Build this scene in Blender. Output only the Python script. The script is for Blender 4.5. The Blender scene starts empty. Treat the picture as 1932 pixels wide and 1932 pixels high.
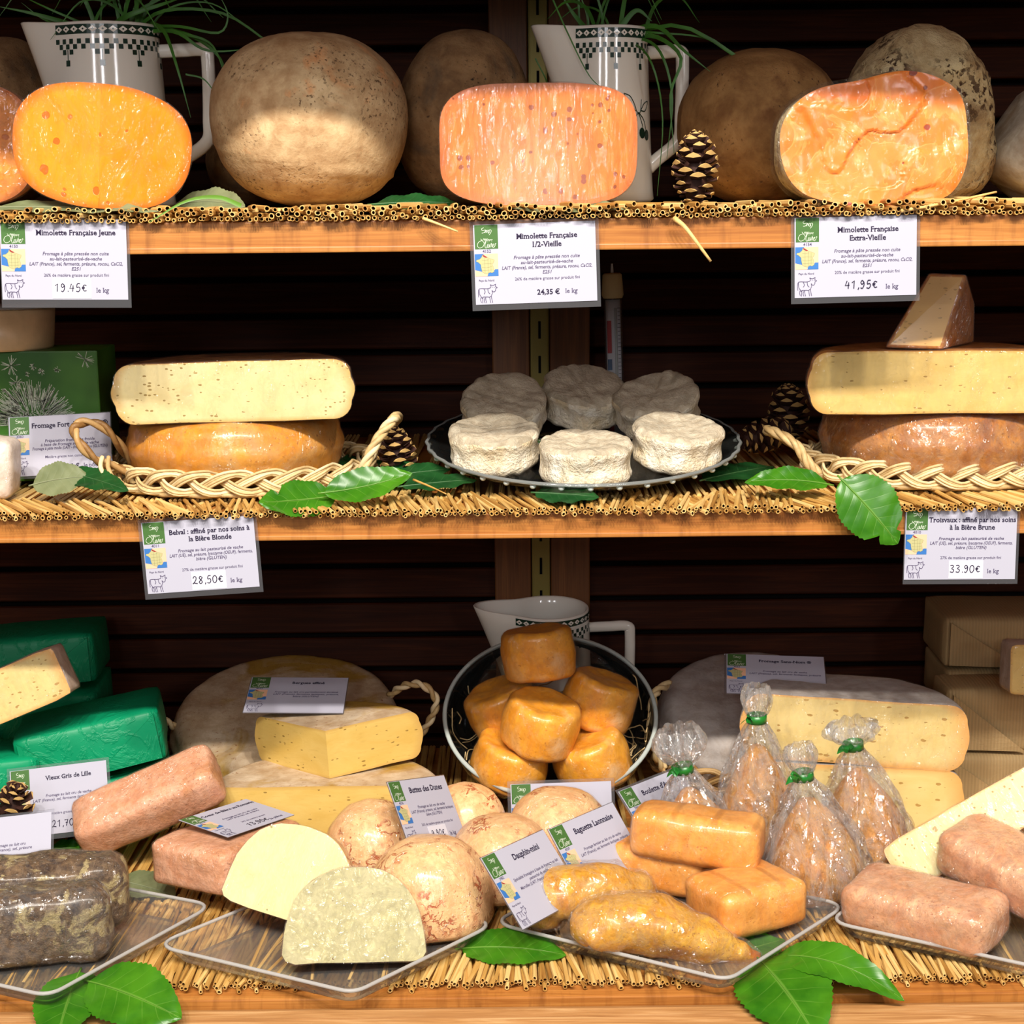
import bpy, bmesh, math, random
from math import sin, cos, pi, radians, atan, sqrt, tan
from mathutils import Vector, Matrix, Euler, noise

rnd = random.Random(7)
SC = bpy.context.scene
COL = SC.collection

# ------------------------------------------------------------------ camera
FPX = 3000.0
TH = atan((966 - 385) / FPX)
ROLL = radians(0.56)
CAM = Vector((0, -1.65, 0))
FW = Vector((0, cos(TH), -sin(TH)))
UP0 = Vector((0, sin(TH), cos(TH)))
R0 = Vector((1, 0, 0))
RV = R0 * cos(ROLL) - UP0 * sin(ROLL)
UV_ = R0 * sin(ROLL) + UP0 * cos(ROLL)
cam_d = bpy.data.cameras.new('camera')
cam_d.sensor_width = 36
cam_d.lens = 36 * FPX / 1932
cam_d.clip_start = 0.05
cam = bpy.data.objects.new('camera', cam_d)
COL.objects.link(cam)
mw = Matrix((RV, UV_, -FW)).transposed().to_4x4()
mw.translation = CAM
cam.matrix_world = mw
SC.camera = cam

# ------------------------------------------------------------------ world, lamps, exposure
W = bpy.data.worlds.new('world')
SC.world = W
W.use_nodes = True
W.node_tree.nodes['Background'].inputs[0].default_value = (1.0, 0.93, 0.85, 1)
W.node_tree.nodes['Background'].inputs[1].default_value = 0.13


def lamp(name, loc, target, size, energy, col, shape='DISK', sy=None, spread=180):
    d = bpy.data.lights.new(name, 'AREA')
    d.shape = shape
    d.size = size
    if sy:
        d.size_y = sy
    d.energy = energy
    d.color = col
    d.spread = radians(spread)
    o = bpy.data.objects.new(name, d)
    COL.objects.link(o)
    o.location = loc
    o.rotation_euler = (Vector(target) - Vector(loc)).to_track_quat('-Z', 'Y').to_euler()
    return o


KEY = 39.0
for lx in (-0.95, -0.5, -0.05, 0.42, 0.9):
    lamp('ceiling_spotlight', (lx, -2.2, 1.9), (lx * 0.9, 0.1, -0.35), 0.10, KEY, (1.0, 0.93, 0.83))
lamp('shop_fill_light', (0.2, -2.7, 1.5), (0, 0.1, -0.4), 2.6, 15, (1.0, 0.97, 0.94), 'RECTANGLE', 1.2)  # added unseen fill standing in for the shop's ambient light
for lx, ly in ((-1.7, -3.4), (-0.8, -4.3), (0.1, -3.2), (0.75, -4.4), (1.6, -3.3)):                   # added unseen spots, put in for sparkle on the plastic film
    lamp('sparkle_light', (lx, ly, 2.3), (lx * .4, 0.1, -0.35), 0.10, 7, (1.0, 0.96, 0.92))
for wx, wy, wz, we in ((-1.5, -3.6, 0.75, 11), (-0.33, -4.2, 0.88, 15), (1.7, -3.6, 0.75, 11)):      # added unseen panels, set for glare on the film and front fill
    lamp('glare_light', (wx, wy, wz), (wx * .2, 0.2, -0.3), 0.30, we, (0.98, 0.97, 1.0), 'RECTANGLE', 0.5)

SC.cycles.max_bounces = 7
SC.cycles.diffuse_bounces = 3
SC.cycles.glossy_bounces = 3
SC.cycles.transparent_max_bounces = 12
SC.cycles.caustics_reflective = False
SC.cycles.caustics_refractive = False
SC.view_settings.view_transform = 'Standard'
SC.view_settings.look = 'None'
SC.view_settings.gamma = 1
SC.view_settings.use_curve_mapping = False
SC.view_settings.exposure = 0.0


# ------------------------------------------------------------------ pixel helpers (a point of the photograph at a chosen depth)
def ray(px, py):
    return FW + RV * ((px - 966) / FPX) + UV_ * ((966 - py) / FPX)


def P(px, py, y):
    r = ray(px, py)
    return CAM + r * ((y - CAM.y) / r.y)


def G(px, py, z):
    r = ray(px, py)
    return CAM + r * (z / r.z)


def S(y, z=0.0):
    return (Vector((0, y, z)) - CAM).dot(FW) / FPX


Z1 = 0.0                                   # tops of the three straw mats
Z2 = P(966, 955, -0.005).z
Z3 = -0.77
WALL = 0.60


# ------------------------------------------------------------------ object helpers
def link(name, data, parent=None):
    o = bpy.data.objects.new(name, data)
    COL.objects.link(o)
    if parent is not None:
        o.parent = parent
    return o


def thing(name, label, cat, loc=(0, 0, 0), rot=(0, 0, 0), group=None):
    o = bpy.data.objects.new(name, None)
    o.empty_display_size = 0.03
    COL.objects.link(o)
    o.location = loc
    o.rotation_euler = [radians(a) for a in rot]
    o['label'] = label
    o['category'] = cat
    if group:
        o['group'] = group
    return o


def tag(o, label, cat, group=None, kind=None):
    o['label'] = label
    o['category'] = cat
    if group:
        o['group'] = group
    if kind:
        o['kind'] = kind
    return o


def mesh_of(bm, name, mats, smooth=False):
    me = bpy.data.meshes.new(name)
    bm.to_mesh(me)
    bm.free()
    for m in (mats if isinstance(mats, (list, tuple)) else [mats]):
        me.materials.append(m)
    if smooth:
        me.polygons.foreach_set('use_smooth', [True] * len(me.polygons))
    return me


def part(name, bm, mats, parent=None, smooth=False, loc=None, rot=None, label=None):
    o = link(name, mesh_of(bm, name, mats, smooth), parent)
    if loc is not None:
        o.location = loc
    if rot is not None:
        o.rotation_euler = [radians(a) for a in rot]
    if label:
        o['label'] = label
    return o


def set_struct(o):
    o['kind'] = 'structure'
    return o


# ------------------------------------------------------------------ node materials
class Nt:
    def __init__(s, name):
        s.m = bpy.data.materials.new(name)
        s.m.use_nodes = True
        s.t = s.m.node_tree
        s.t.nodes.clear()
        s.out = s.n('ShaderNodeOutputMaterial')
        s._tc = None

    def n(s, typ, **kw):
        nd = s.t.nodes.new(typ)
        for k, v in kw.items():
            setattr(nd, k, v)
        return nd

    def set(s, sock, v):
        if isinstance(v, bpy.types.NodeSocket):
            s.t.links.new(v, sock)
        elif isinstance(v, (tuple, list)) and len(v) == 3 and sock.type == 'RGBA':
            sock.default_value = (*v, 1)
        else:
            sock.default_value = v

    def co(s, which='Object', scale=(1, 1, 1), rot=(0, 0, 0)):
        if s._tc is None:
            s._tc = s.n('ShaderNodeTexCoord')
        mp = s.n('ShaderNodeMapping')
        s.t.links.new(s._tc.outputs[which], mp.inputs[0])
        mp.inputs['Scale'].default_value = scale
        mp.inputs['Rotation'].default_value = [radians(a) for a in rot]
        return mp.outputs[0]

    def noise(s, scale, detail=4, rough=.55, co=None, dist=0, w=None):
        nd = s.n('ShaderNodeTexNoise')
        s.set(nd.inputs['Vector'], co if co is not None else s.co())
        s.set(nd.inputs['Scale'], scale)
        s.set(nd.inputs['Detail'], detail)
        s.set(nd.inputs['Roughness'], rough)
        s.set(nd.inputs['Distortion'], dist)
        return nd.outputs['Fac']

    def voro(s, scale, co=None, feature='F1', rand=1, out='Distance'):
        nd = s.n('ShaderNodeTexVoronoi', feature=feature)
        s.set(nd.inputs['Vector'], co if co is not None else s.co())
        s.set(nd.inputs['Scale'], scale)
        s.set(nd.inputs['Randomness'], rand)
        return nd.outputs[out]

    def ramp(s, fac, stops, interp='LINEAR'):
        nd = s.n('ShaderNodeValToRGB')
        s.set(nd.inputs[0], fac)
        cr = nd.color_ramp
        cr.interpolation = interp
        while len(cr.elements) < len(stops):
            cr.elements.new(.5)
        for e, (p, c) in zip(cr.elements, stops):
            e.position = p
            if not isinstance(c, (tuple, list)):
                c = (c, c, c)
            e.color = (*c, 1)
        return nd.outputs[0]

    def math(s, op, a, b=0.0, c=None, clamp=False):
        nd = s.n('ShaderNodeMath', operation=op)
        nd.use_clamp = clamp
        s.set(nd.inputs[0], a)
        s.set(nd.inputs[1], b)
        if c is not None:
            s.set(nd.inputs[2], c)
        return nd.outputs[0]

    def mix(s, fac, a, b, mode='MIX'):
        nd = s.n('ShaderNodeMix', data_type='RGBA', blend_type=mode)
        s.set(nd.inputs[0], fac)
        s.set(nd.inputs[6], a)
        s.set(nd.inputs[7], b)
        return nd.outputs[2]

    def bump(s, h, strength=.3, dist=.002, normal=None):
        nd = s.n('ShaderNodeBump')
        s.set(nd.inputs['Height'], h)
        s.set(nd.inputs['Strength'], strength)
        s.set(nd.inputs['Distance'], dist)
        if normal is not None:
            s.set(nd.inputs['Normal'], normal)
        return nd.outputs[0]

    def bsdf(s, col, rough=.5, normal=None, spec=.5, coat=0, coat_rough=.1, coat_normal=None, sss=0, metallic=0, sheen=0):
        b = s.n('ShaderNodeBsdfPrincipled')
        s.set(b.inputs['Base Color'], col)
        s.set(b.inputs['Roughness'], rough)
        s.set(b.inputs['Specular IOR Level'], spec)
        s.set(b.inputs['Coat Weight'], coat)
        s.set(b.inputs['Coat Roughness'], coat_rough)
        s.set(b.inputs['Metallic'], metallic)
        if normal is not None:
            s.set(b.inputs['Normal'], normal)
        if coat_normal is not None:
            s.set(b.inputs['Coat Normal'], coat_normal)
        s.t.links.new(b.outputs[0], s.out.inputs[0])
        return b


def srgb(r, g, b):
    f = lambda v: (v / 255 / 12.92) if v / 255 <= .04045 else ((v / 255 + .055) / 1.055) ** 2.4
    return (f(r), f(g), f(b))


def plain(name, col, rough=.5, spec=.4, metallic=0, var=.0, scale=40, bump=0):
    n = Nt(name)
    c = col
    if var:
        c = n.mix(n.ramp(n.noise(scale, 5), [(.3, 0), (.7, 1)]), tuple(v * (1 - var) for v in col), tuple(min(1, v * (1 + var)) for v in col))
    nr = n.bump(n.noise(scale * 3, 4), bump, .001) if bump else None
    n.bsdf(c, rough, nr, spec, metallic=metallic)
    return n.m


def wood(name, c1, c2, c3, axis='x', scale=1.0, rough=.45, spec=.4, bump=.15, streak=None):
    n = Nt(name)
    sc = {'x': (1.2, 22, 22), 'z': (22, 22, 1.2)}[axis]
    co = n.co('Object', tuple(v * scale for v in sc))
    a = n.noise(3.2, 6, .62, co, 1.2)
    col = n.ramp(a, [(.25, c1), (.5, c2), (.72, c3)])
    b = n.noise(14, 3, .5, n.co('Object', tuple(v * scale for v in {'x': (.6, 40, 40), 'z': (40, 40, .6)}[axis])))
    col = n.mix(n.ramp(b, [(.45, 0), (.7, .55)]), col, c1)
    if streak:                                    # worn, darker stains running down the face of the board
        st = n.noise(9, 4, .6, n.co('Object', (7, 1, .9)))
        col = n.mix(n.ramp(st, [(.5, 0), (.72, .6)]), col, streak)
    n.bsdf(col, rough, n.bump(a, bump, .001), spec)
    return n.m


def rind(name, c1, c2, patch=None, spot=None, scale=1.0, rough=.75, bump=.5, pk=(.52, .66), sk=(.62, .7), crack=None, coat=0, spec=.3, spot_scale=260, bd=.003, lines=0):
    n = Nt(name)
    co = n.co()
    a = n.noise(28 * scale, 7, .62, co, .3)
    col = n.ramp(a, [(.32, c1), (.66, c2)])
    h = a
    if patch:
        p = n.ramp(n.noise(11 * scale, 5, .6, co, .8), [(pk[0], 0), (pk[1], 1)])
        col = n.mix(p, col, patch)
    if spot:
        q = n.ramp(n.noise(spot_scale * scale, 3, .6, co), [(sk[0], 0), (sk[1], 1)])
        big = n.ramp(n.noise(16 * scale, 3, .5, co), [(.42, 0), (.6, 1)])
        q = n.math('MULTIPLY', q, big)
        col = n.mix(q, col, spot)
        h = n.math('SUBTRACT', h, n.math('MULTIPLY', q, .35))
    if crack:
        cd = n.noise(48 * scale, 4, .6, co, .6)
        cd = n.math('ABSOLUTE', n.math('SUBTRACT', cd, .5))
        sel = n.ramp(n.noise(26 * scale, 2, .5, co), [(.5, 0), (.6, 1)])
        k = n.math('MULTIPLY', n.ramp(cd, [(.012, 1), (.05, 0)]), sel)
        col = n.mix(k, col, crack)
        h = n.math('SUBTRACT', h, n.math('MULTIPLY', k, .6))
    if lines:
        wv = n.n('ShaderNodeTexWave', bands_direction='X')
        n.set(wv.inputs['Vector'], n.co('Object', (1, .35, 0)))
        wv.inputs['Scale'].default_value = lines
        wv.inputs['Distortion'].default_value = .6
        lk = n.ramp(wv.outputs['Fac'], [(.9, 0), (.99, 1)])
        geo = n.n('ShaderNodeSeparateXYZ')
        n.t.links.new(n._tc.outputs['Normal'], geo.inputs[0])
        lk = n.math('MULTIPLY', lk, n.ramp(geo.outputs[2], [(.6, 0), (.85, 1)]))
        col = n.mix(n.math('MULTIPLY', lk, .55), col, tuple(v * .6 for v in c1))
        h = n.math('SUBTRACT', h, n.math('MULTIPLY', lk, .5))
    fine = n.noise(190 * scale, 4, .6, co)
    mid = n.noise(75 * scale, 5, .65, co, .5)
    dk = n.n('ShaderNodeMix', data_type='RGBA', blend_type='MULTIPLY')
    n.set(dk.inputs[0], n.math('MULTIPLY', n.ramp(mid, [(.40, 1), (.58, 0)]), .55))
    n.set(dk.inputs[6], col)
    n.set(dk.inputs[7], (.74, .66, .58))
    col = dk.outputs[2]
    h = n.math('ADD', h, n.math('MULTIPLY', mid, .5))
    h = n.math('ADD', h, n.math('MULTIPLY', fine, .35))
    n.bsdf(col, rough, n.bump(h, bump, bd), spec, coat=coat, coat_rough=.18)
    return n.m


def paste(name, c1, c2, hole=None, hs=70, keep=.25, hsize=.16, rough=.45, coat=.0, edge=None, flake=None, streak=False, aniso=(1, 1, 1)):
    """the cut inside of a cheese; holes are pits drawn from a cell pattern"""
    n = Nt(name)
    co = n.co('Object', aniso)
    a = n.noise(14, 5, .6, co, .5)
    col = n.ramp(a, [(.35, c1), (.65, c2)])
    h = n.noise(120, 4, .6, co)
    if streak:
        st = n.noise(6, 4, .6, n.co('Object', (10, 10, 60)))
        col = n.mix(n.ramp(st, [(.55, 0), (.7, .35)]), col, tuple(v * .82 for v in c1))
    if flake:
        fn_ = n.noise(13, 5, .62, n.co('Object', (1, 1, 1.4)), .9)
        ln_ = n.ramp(n.math('ABSOLUTE', n.math('SUBTRACT', fn_, .5)), [(.004, 1), (.02, 0)])
        col = n.mix(n.math('MULTIPLY', ln_, .55), col, flake)
        stp = n.ramp(fn_, [(.49, 0), (.51, 1)])
        h = n.math('ADD', n.math('MULTIPLY', h, .2), stp)
        col = n.mix(n.math('MULTIPLY', stp, .25), col, flake)
    if edge:
        at = n.n('ShaderNodeAttribute', attribute_name='edge')
        ek = n.ramp(n.math('ADD', at.outputs['Fac'], n.math('MULTIPLY', n.math('SUBTRACT', a, .5), .06)), [(0, 1), (edge[1], 0)])
        col = n.mix(ek, col, edge[0])
    if hole:
        d2 = n.co('Object', aniso)
        wob = n.n('ShaderNodeVectorMath', operation='ADD')
        nz = n.n('ShaderNodeTexNoise')
        n.set(nz.inputs['Vector'], d2)
        nz.inputs['Scale'].default_value = hs * .9
        vs = n.n('ShaderNodeVectorMath', operation='SCALE')
        n.t.links.new(nz.outputs['Color'], vs.inputs[0])
        vs.inputs['Scale'].default_value = .35 / hs
        n.t.links.new(d2, wob.inputs[0])
        n.t.links.new(vs.outputs[0], wob.inputs[1])
        vd = n.voro(hs, wob.outputs[0])
        vc = n.voro(hs, wob.outputs[0], out='Color')
        sep = n.n('ShaderNodeSeparateColor')
        n.t.links.new(vc, sep.inputs[0])
        sel = n.ramp(sep.outputs[0], [(keep - .02, 1), (keep, 0)])
        size = n.math('MULTIPLY', sep.outputs[1], hsize)
        inside = n.math('SUBTRACT', size, vd)
        k = n.math('MULTIPLY', n.ramp(inside, [(0, 0), (.05, 1)]), sel)
        col = n.mix(k, col, hole)
        h = n.math('SUBTRACT', n.math('MULTIPLY', h, .25), k)
    n.bsdf(col, rough, n.bump(h, .35, .0015), .4, coat=coat, coat_rough=.12)
    return n.m


def film(name, amount=.16, sparkle=.35, scale=1.0, rough=.12, strength=.55, tint=(1, 1, 1), stretch=(1, 1, 1), haze=.03, base=.04):
    """clear plastic wrap: mostly see-through, wrinkled gloss"""
    n = Nt(name)
    co = n.co('Object', stretch)
    a = n.noise(22 * scale, 4, .6, co, 1.6)
    ridge = n.math('ABSOLUTE', n.math('SUBTRACT', a, .5))
    b = n.noise(75 * scale, 3, .6, co, .8)
    a2 = n.noise(46 * scale, 2, .5, n.co('Object', (stretch[0] * 1.7, stretch[1] * .6, stretch[2] * .8), (20, 35, 25)), 1.0)
    ridge2 = n.math('ABSOLUTE', n.math('SUBTRACT', a2, .5))
    h = n.math('ADD', n.math('ADD', n.ramp(ridge, [(0, 1), (.05, 0)]), n.math('MULTIPLY', n.ramp(ridge2, [(0, 1), (.04, 0)]), .6)), n.math('MULTIPLY', b, .35))
    nr = n.bump(h, strength, .011)
    tr = n.n('ShaderNodeBsdfTransparent')
    tr.inputs[0].default_value = (*tint, 1)
    gl = n.n('ShaderNodeBsdfGlossy')
    gl.inputs['Color'].default_value = (1, 1, 1, 1)
    gl.inputs['Roughness'].default_value = rough
    n.t.links.new(nr, gl.inputs['Normal'])
    df = n.n('ShaderNodeBsdfDiffuse')
    df.inputs[0].default_value = (.9, .9, .9, 1)
    lw = n.n('ShaderNodeLayerWeight')
    lw.inputs['Blend'].default_value = .35
    n.t.links.new(nr, lw.inputs['Normal'])
    wr = n.ramp(b, [(.42, 0), (.66, 1)])
    fac = n.math('ADD', n.math('MULTIPLY', lw.outputs['Fresnel'], sparkle), n.math('ADD', n.math('MULTIPLY', wr, amount), base), clamp=True)
    m1 = n.n('ShaderNodeMixShader')
    n.set(m1.inputs[0], fac)
    n.t.links.new(tr.outputs[0], m1.inputs[1])
    n.t.links.new(gl.outputs[0], m1.inputs[2])
    m2 = n.n('ShaderNodeMixShader')
    n.set(m2.inputs[0], n.math('MULTIPLY', n.ramp(ridge, [(0, 1), (.1, .25)]), haze))
    n.t.links.new(m1.outputs[0], m2.inputs[1])
    n.t.links.new(df.outputs[0], m2.inputs[2])
    n.t.links.new(m2.outputs[0], n.out.inputs[0])
    return n.m


def clear(name, tint=(.97, .985, .98), gloss=.9, rough=.03, haze=.0, hcol=(.85, .85, .85), blend=.25, bump=0):
    """thin clear glass or acrylic"""
    n = Nt(name)
    tr = n.n('ShaderNodeBsdfTransparent')
    tr.inputs[0].default_value = (*tint, 1)
    gl = n.n('ShaderNodeBsdfGlossy')
    gl.inputs['Roughness'].default_value = rough
    df = n.n('ShaderNodeBsdfDiffuse')
    df.inputs[0].default_value = (*hcol, 1)
    lw = n.n('ShaderNodeLayerWeight')
    lw.inputs['Blend'].default_value = blend
    if bump:
        nr = n.bump(n.noise(60, 3), bump, .003)
        n.t.links.new(nr, gl.inputs['Normal'])
    m1 = n.n('ShaderNodeMixShader')
    n.set(m1.inputs[0], n.math('MULTIPLY', lw.outputs['Fresnel'], gloss))
    n.t.links.new(tr.outputs[0], m1.inputs[1])
    n.t.links.new(gl.outputs[0], m1.inputs[2])
    m2 = n.n('ShaderNodeMixShader')
    m2.inputs[0].default_value = haze
    n.t.links.new(m1.outputs[0], m2.inputs[1])
    n.t.links.new(df.outputs[0], m2.inputs[2])
    n.t.links.new(m2.outputs[0], n.out.inputs[0])
    return n.m


def leaf_mat(name, c1, c2, vein, rough=.3):
    n = Nt(name)
    uv = n.co('UV')
    sp = n.n('ShaderNodeSeparateXYZ')
    n.t.links.new(uv, sp.inputs[0])
    av = n.math('ABSOLUTE', sp.outputs[1])
    t = n.math('FRACT', n.math('MULTIPLY', n.math('SUBTRACT', sp.outputs[0], n.math('MULTIPLY', n.math('POWER', av, .8), .17)), 7.5))
    d = n.math('ABSOLUTE', n.math('SUBTRACT', t, .5))
    k = n.ramp(d, [(.0, 1), (.045, 0)])
    k = n.math('MULTIPLY', k, n.ramp(av, [(.0, .8), (.85, .1)]))
    k = n.math('MAXIMUM', k, n.ramp(av, [(.02, 1), (.06, 0)]))
    col = n.mix(n.ramp(n.noise(24, 4), [(.35, 0), (.65, 1)]), c1, c2)
    col = n.mix(n.math('MULTIPLY', k, .5), col, vein)
    h = n.math('SUBTRACT', n.math('MULTIPLY', n.ramp(d, [(0, 0), (.4, 1)]), .5), n.math('MULTIPLY', k, .3))
    nr = n.bump(h, .16, .002)
    b = n.bsdf(col, rough, nr, .5)
    tl = n.n('ShaderNodeBsdfTranslucent')
    n.set(tl.inputs[0], col)
    mx = n.n('ShaderNodeMixShader')
    mx.inputs[0].default_value = .25
    n.t.links.new(b.outputs[0], mx.inputs[1])
    n.t.links.new(tl.outputs[0], mx.inputs[2])
    n.t.links.new(mx.outputs[0], n.out.inputs[0])
    return n.m


def straw_mat(name, cols):
    n = Nt(name)
    oi = n.n('ShaderNodeObjectInfo')
    f = n.math('ADD', n.math('MULTIPLY', oi.outputs['Random'], .6), n.math('MULTIPLY', n.noise(160, 2, .5, n.co('Object', (1, .1, 1))), .5))
    col = n.ramp(f, [(.2, cols[0]), (.5, cols[1]), (.8, cols[2])])
    n.bsdf(col, .5, n.bump(n.noise(300, 2, .5, n.co('Object', (3, .2, 3))), .3, .001), .35)
    return n.m


def crinkle_paper(name, c1, c2, rough=.5, rib=0, spec=.35):
    n = Nt(name)
    co = n.co()
    a = n.noise(20, 5, .6, co, 1.0)
    rd = n.math('ABSOLUTE', n.math('SUBTRACT', a, .5))
    col = n.mix(n.ramp(n.noise(8, 3), [(.35, 0), (.65, 1)]), c1, c2)
    h = n.math('ADD', n.ramp(rd, [(0, 1), (.06, 0)]), n.math('MULTIPLY', n.noise(60, 4), .6))
    if rib:
        wv = n.n('ShaderNodeTexWave', bands_direction='X')
        n.set(wv.inputs['Vector'], co)
        wv.inputs['Scale'].default_value = rib
        h = n.math('ADD', n.math('MULTIPLY', h, .25), n.math('MULTIPLY', wv.outputs['Fac'], .7))
        col = n.mix(n.math('MULTIPLY', wv.outputs['Fac'], .3), col, tuple(v * .62 for v in c1))
    n.bsdf(col, rough, n.bump(h, .35, .0025), spec)
    return n.m


MT = {}
MT['slat'] = wood('dark_stained_wood', srgb(40, 17, 8), srgb(62, 28, 12), srgb(84, 41, 18), rough=.6, spec=.12)
MT['void'] = plain('black_backing', (.006, .005, .005), .9, .1)
MT['post'] = wood('brown_wood', srgb(88, 52, 24), srgb(120, 74, 36), srgb(140, 90, 46), 'z')
MT['board'] = wood('pine_board', srgb(148, 86, 34), srgb(182, 118, 54), srgb(200, 138, 70), streak=srgb(112, 62, 26))
MT['rail_wood'] = wood('pine_rail', srgb(140, 92, 50), srgb(182, 132, 82), srgb(206, 162, 112), scale=1.5, rough=.3)
MT['brass'] = plain('olive_metal', srgb(142, 128, 62), .45, .5, .35)
MT['straw'] = straw_mat('straw', [srgb(152, 104, 46), srgb(202, 156, 82), srgb(228, 192, 124)])
MT['straw_in'] = plain('straw_core', srgb(96, 58, 24), .9, .1)
MT['wicker'] = straw_mat('wicker', [srgb(178, 146, 96), srgb(214, 186, 134), srgb(232, 210, 166)])
MT['wicker_brown'] = straw_mat('brown_wicker', [srgb(120, 84, 44), srgb(160, 120, 70), srgb(186, 150, 98)])
MT['ceramic'] = plain('white_glaze', srgb(246, 242, 230), .12, .6)
MT['ink_green'] = plain('dark_green_glaze', srgb(22, 52, 40), .2, .5)
MT['grass'] = plain('grass_blade', srgb(58, 110, 34), .45, .4, var=.35, scale=30)
MT['leaf'] = leaf_mat('leaf_bright', srgb(44, 108, 16), srgb(74, 138, 26), srgb(136, 182, 76))
MT['leaf_dark'] = leaf_mat('leaf_dark', srgb(22, 66, 30), srgb(36, 90, 42), srgb(96, 140, 88))
MT['leaf_pale'] = leaf_mat('leaf_underside', srgb(112, 122, 82), srgb(136, 144, 104), srgb(160, 166, 132), .6)
MT['cone'] = plain('cone_scale', srgb(58, 32, 24), .7, .3, var=.3)
MT['cone_tip'] = plain('cone_scale_tip', srgb(188, 152, 92), .7, .3, var=.2)
MT['paper'] = plain('white_paper', srgb(180, 179, 194), .6, .3)
MT['sticker'] = plain('white_sticker', srgb(208, 207, 218), .5, .3)
MT['ink'] = plain('black_ink', srgb(40, 32, 58), .6, .2)
MT['ink_soft'] = plain('grey_ink', srgb(84, 74, 104), .6, .2)
MT['logo'] = plain('logo_green', srgb(68, 106, 52), .5, .3)
MT['logo_line'] = plain('logo_white', srgb(216, 226, 206), .5, .3)
MT['sea'] = plain('map_blue', srgb(56, 112, 180), .5, .3)
MT['land'] = plain('map_orange', srgb(240, 188, 152), .5, .3)
MT['france'] = plain('map_cream', srgb(184, 178, 128), .5, .3)
MT['france_line'] = plain('map_line', srgb(128, 122, 82), .5, .3)
MT['france_red'] = plain('map_red', srgb(150, 52, 50), .5, .3)
MT['laminate'] = clear('laminate', (.9, .9, .92), .7, .08, .05, (.75, .75, .8), .3)
MT['glass'] = clear('clear_glass', (.95, .97, .96), 1.0, .02, .01, (.8, .85, .82), .35)
MT['glass_rim'] = clear('glass_rim', (.8, .88, .83), 1.0, .08, .5, (.8, .87, .82), .4)
MT['plate_rim'] = clear('plate_rim', (.85, .88, .86), 1.0, .1, .2, (.8, .84, .82), .45)
MT['acrylic'] = clear('acrylic', (.96, .95, .93), .8, .08, .045, (.8, .79, .77), .25, .15)
MT['acrylic_rim'] = clear('acrylic_edge', (.92, .91, .9), .7, .18, .42, (.74, .72, .7), .3)
MT['wrap'] = film('cling_film', .05, .12, 1.1, .13, .5, stretch=(1.3, 1.3, .6), base=.015, haze=.02)
MT['wrap_heavy'] = film('creased_film', .12, .2, 1.4, .14, .8, haze=.05, base=.04)
MT['wrap_fan'] = film('stretched_film', .12, .2, 1.0, .09, .8, stretch=(2.4, 2.4, .5), haze=.0, base=.03)
MT['bag'] = film('cellophane', .34, .3, 1.3, .15, .9, stretch=(1.2, 1.2, .5), haze=.13, base=.10)
MT['green_wrap'] = crinkle_paper('green_waxed_paper', srgb(0, 128, 84), srgb(4, 146, 98), .45)
MT['kraft'] = crinkle_paper('ribbed_kraft_paper', srgb(166, 138, 94), srgb(178, 150, 106), .7, rib=75)
MT['ribbon'] = plain('green_ribbon', srgb(30, 116, 40), .3, .6)
# cheeses
MT['r_ball'] = rind('grey_brown_rind', srgb(172, 134, 92), srgb(216, 186, 142), srgb(218, 152, 96), srgb(110, 84, 58), 1.0, .8, .55, pk=(.58, .68), sk=(.57, .66))
MT['r_ball_dark'] = rind('dark_mottled_rind', srgb(112, 84, 56), srgb(164, 130, 90), srgb(92, 80, 66), srgb(50, 40, 34), 1.0, .85, .8)
MT['r_ball_brown'] = rind('brown_rind', srgb(126, 90, 50), srgb(164, 124, 76), srgb(112, 74, 40), srgb(70, 44, 26), 1.0, .85, .7)
MT['r_rough'] = rind('pitted_cream_rind', srgb(176, 148, 104), srgb(222, 204, 158), srgb(130, 96, 62), srgb(66, 38, 24), 1.0, .85, 1.0, spot_scale=130, sk=(.54, .6), bd=.006)
MT['r_grey'] = rind('pale_grey_rind', srgb(172, 162, 144), srgb(204, 196, 178), srgb(150, 130, 104), None, 1.0, .8, .5)
MT['r_orange'] = rind('orange_edge_rind', srgb(196, 112, 44), srgb(222, 150, 78), srgb(176, 110, 60), srgb(120, 70, 30), 1.0, .6, .5)
MT['p_young'] = paste('young_orange_paste', srgb(240, 138, 10), srgb(247, 152, 22), srgb(206, 104, 14), 90, .3, .46, .4, .25, edge=(srgb(206, 104, 20), .14))
MT['p_half'] = paste('half_aged_orange_paste', srgb(208, 106, 12), srgb(224, 126, 24), srgb(150, 66, 22), 130, .3, .42, .35, .3, edge=(srgb(206, 104, 34), .16))
MT['p_old'] = paste('aged_orange_paste', srgb(230, 116, 32), srgb(242, 138, 50), srgb(146, 58, 34), 70, .25, .42, .4, .3, flake=srgb(248, 162, 78))
MT['r_belval'] = rind('golden_washed_rind', srgb(204, 124, 28), srgb(224, 152, 50), srgb(200, 150, 84), srgb(160, 96, 40), .8, .4, .3, coat=.4)
MT['r_belval_top'] = rind('brown_washed_rind', srgb(120, 78, 44), srgb(160, 112, 66), srgb(96, 60, 34), None, 1, .5, .4)
MT['p_belval'] = paste('ivory_paste', srgb(224, 202, 140), srgb(234, 216, 160), srgb(160, 132, 72), 200, .3, .46, .4, .3, edge=(srgb(216, 172, 100), .1), aniso=(1, 1, 1.8))
MT['p_trois'] = paste('straw_paste', srgb(222, 184, 104), srgb(232, 198, 122), srgb(170, 130, 64), 190, .22, .5, .4, .25, edge=(srgb(206, 158, 82), .1), aniso=(1, 1, 2.2))
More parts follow.
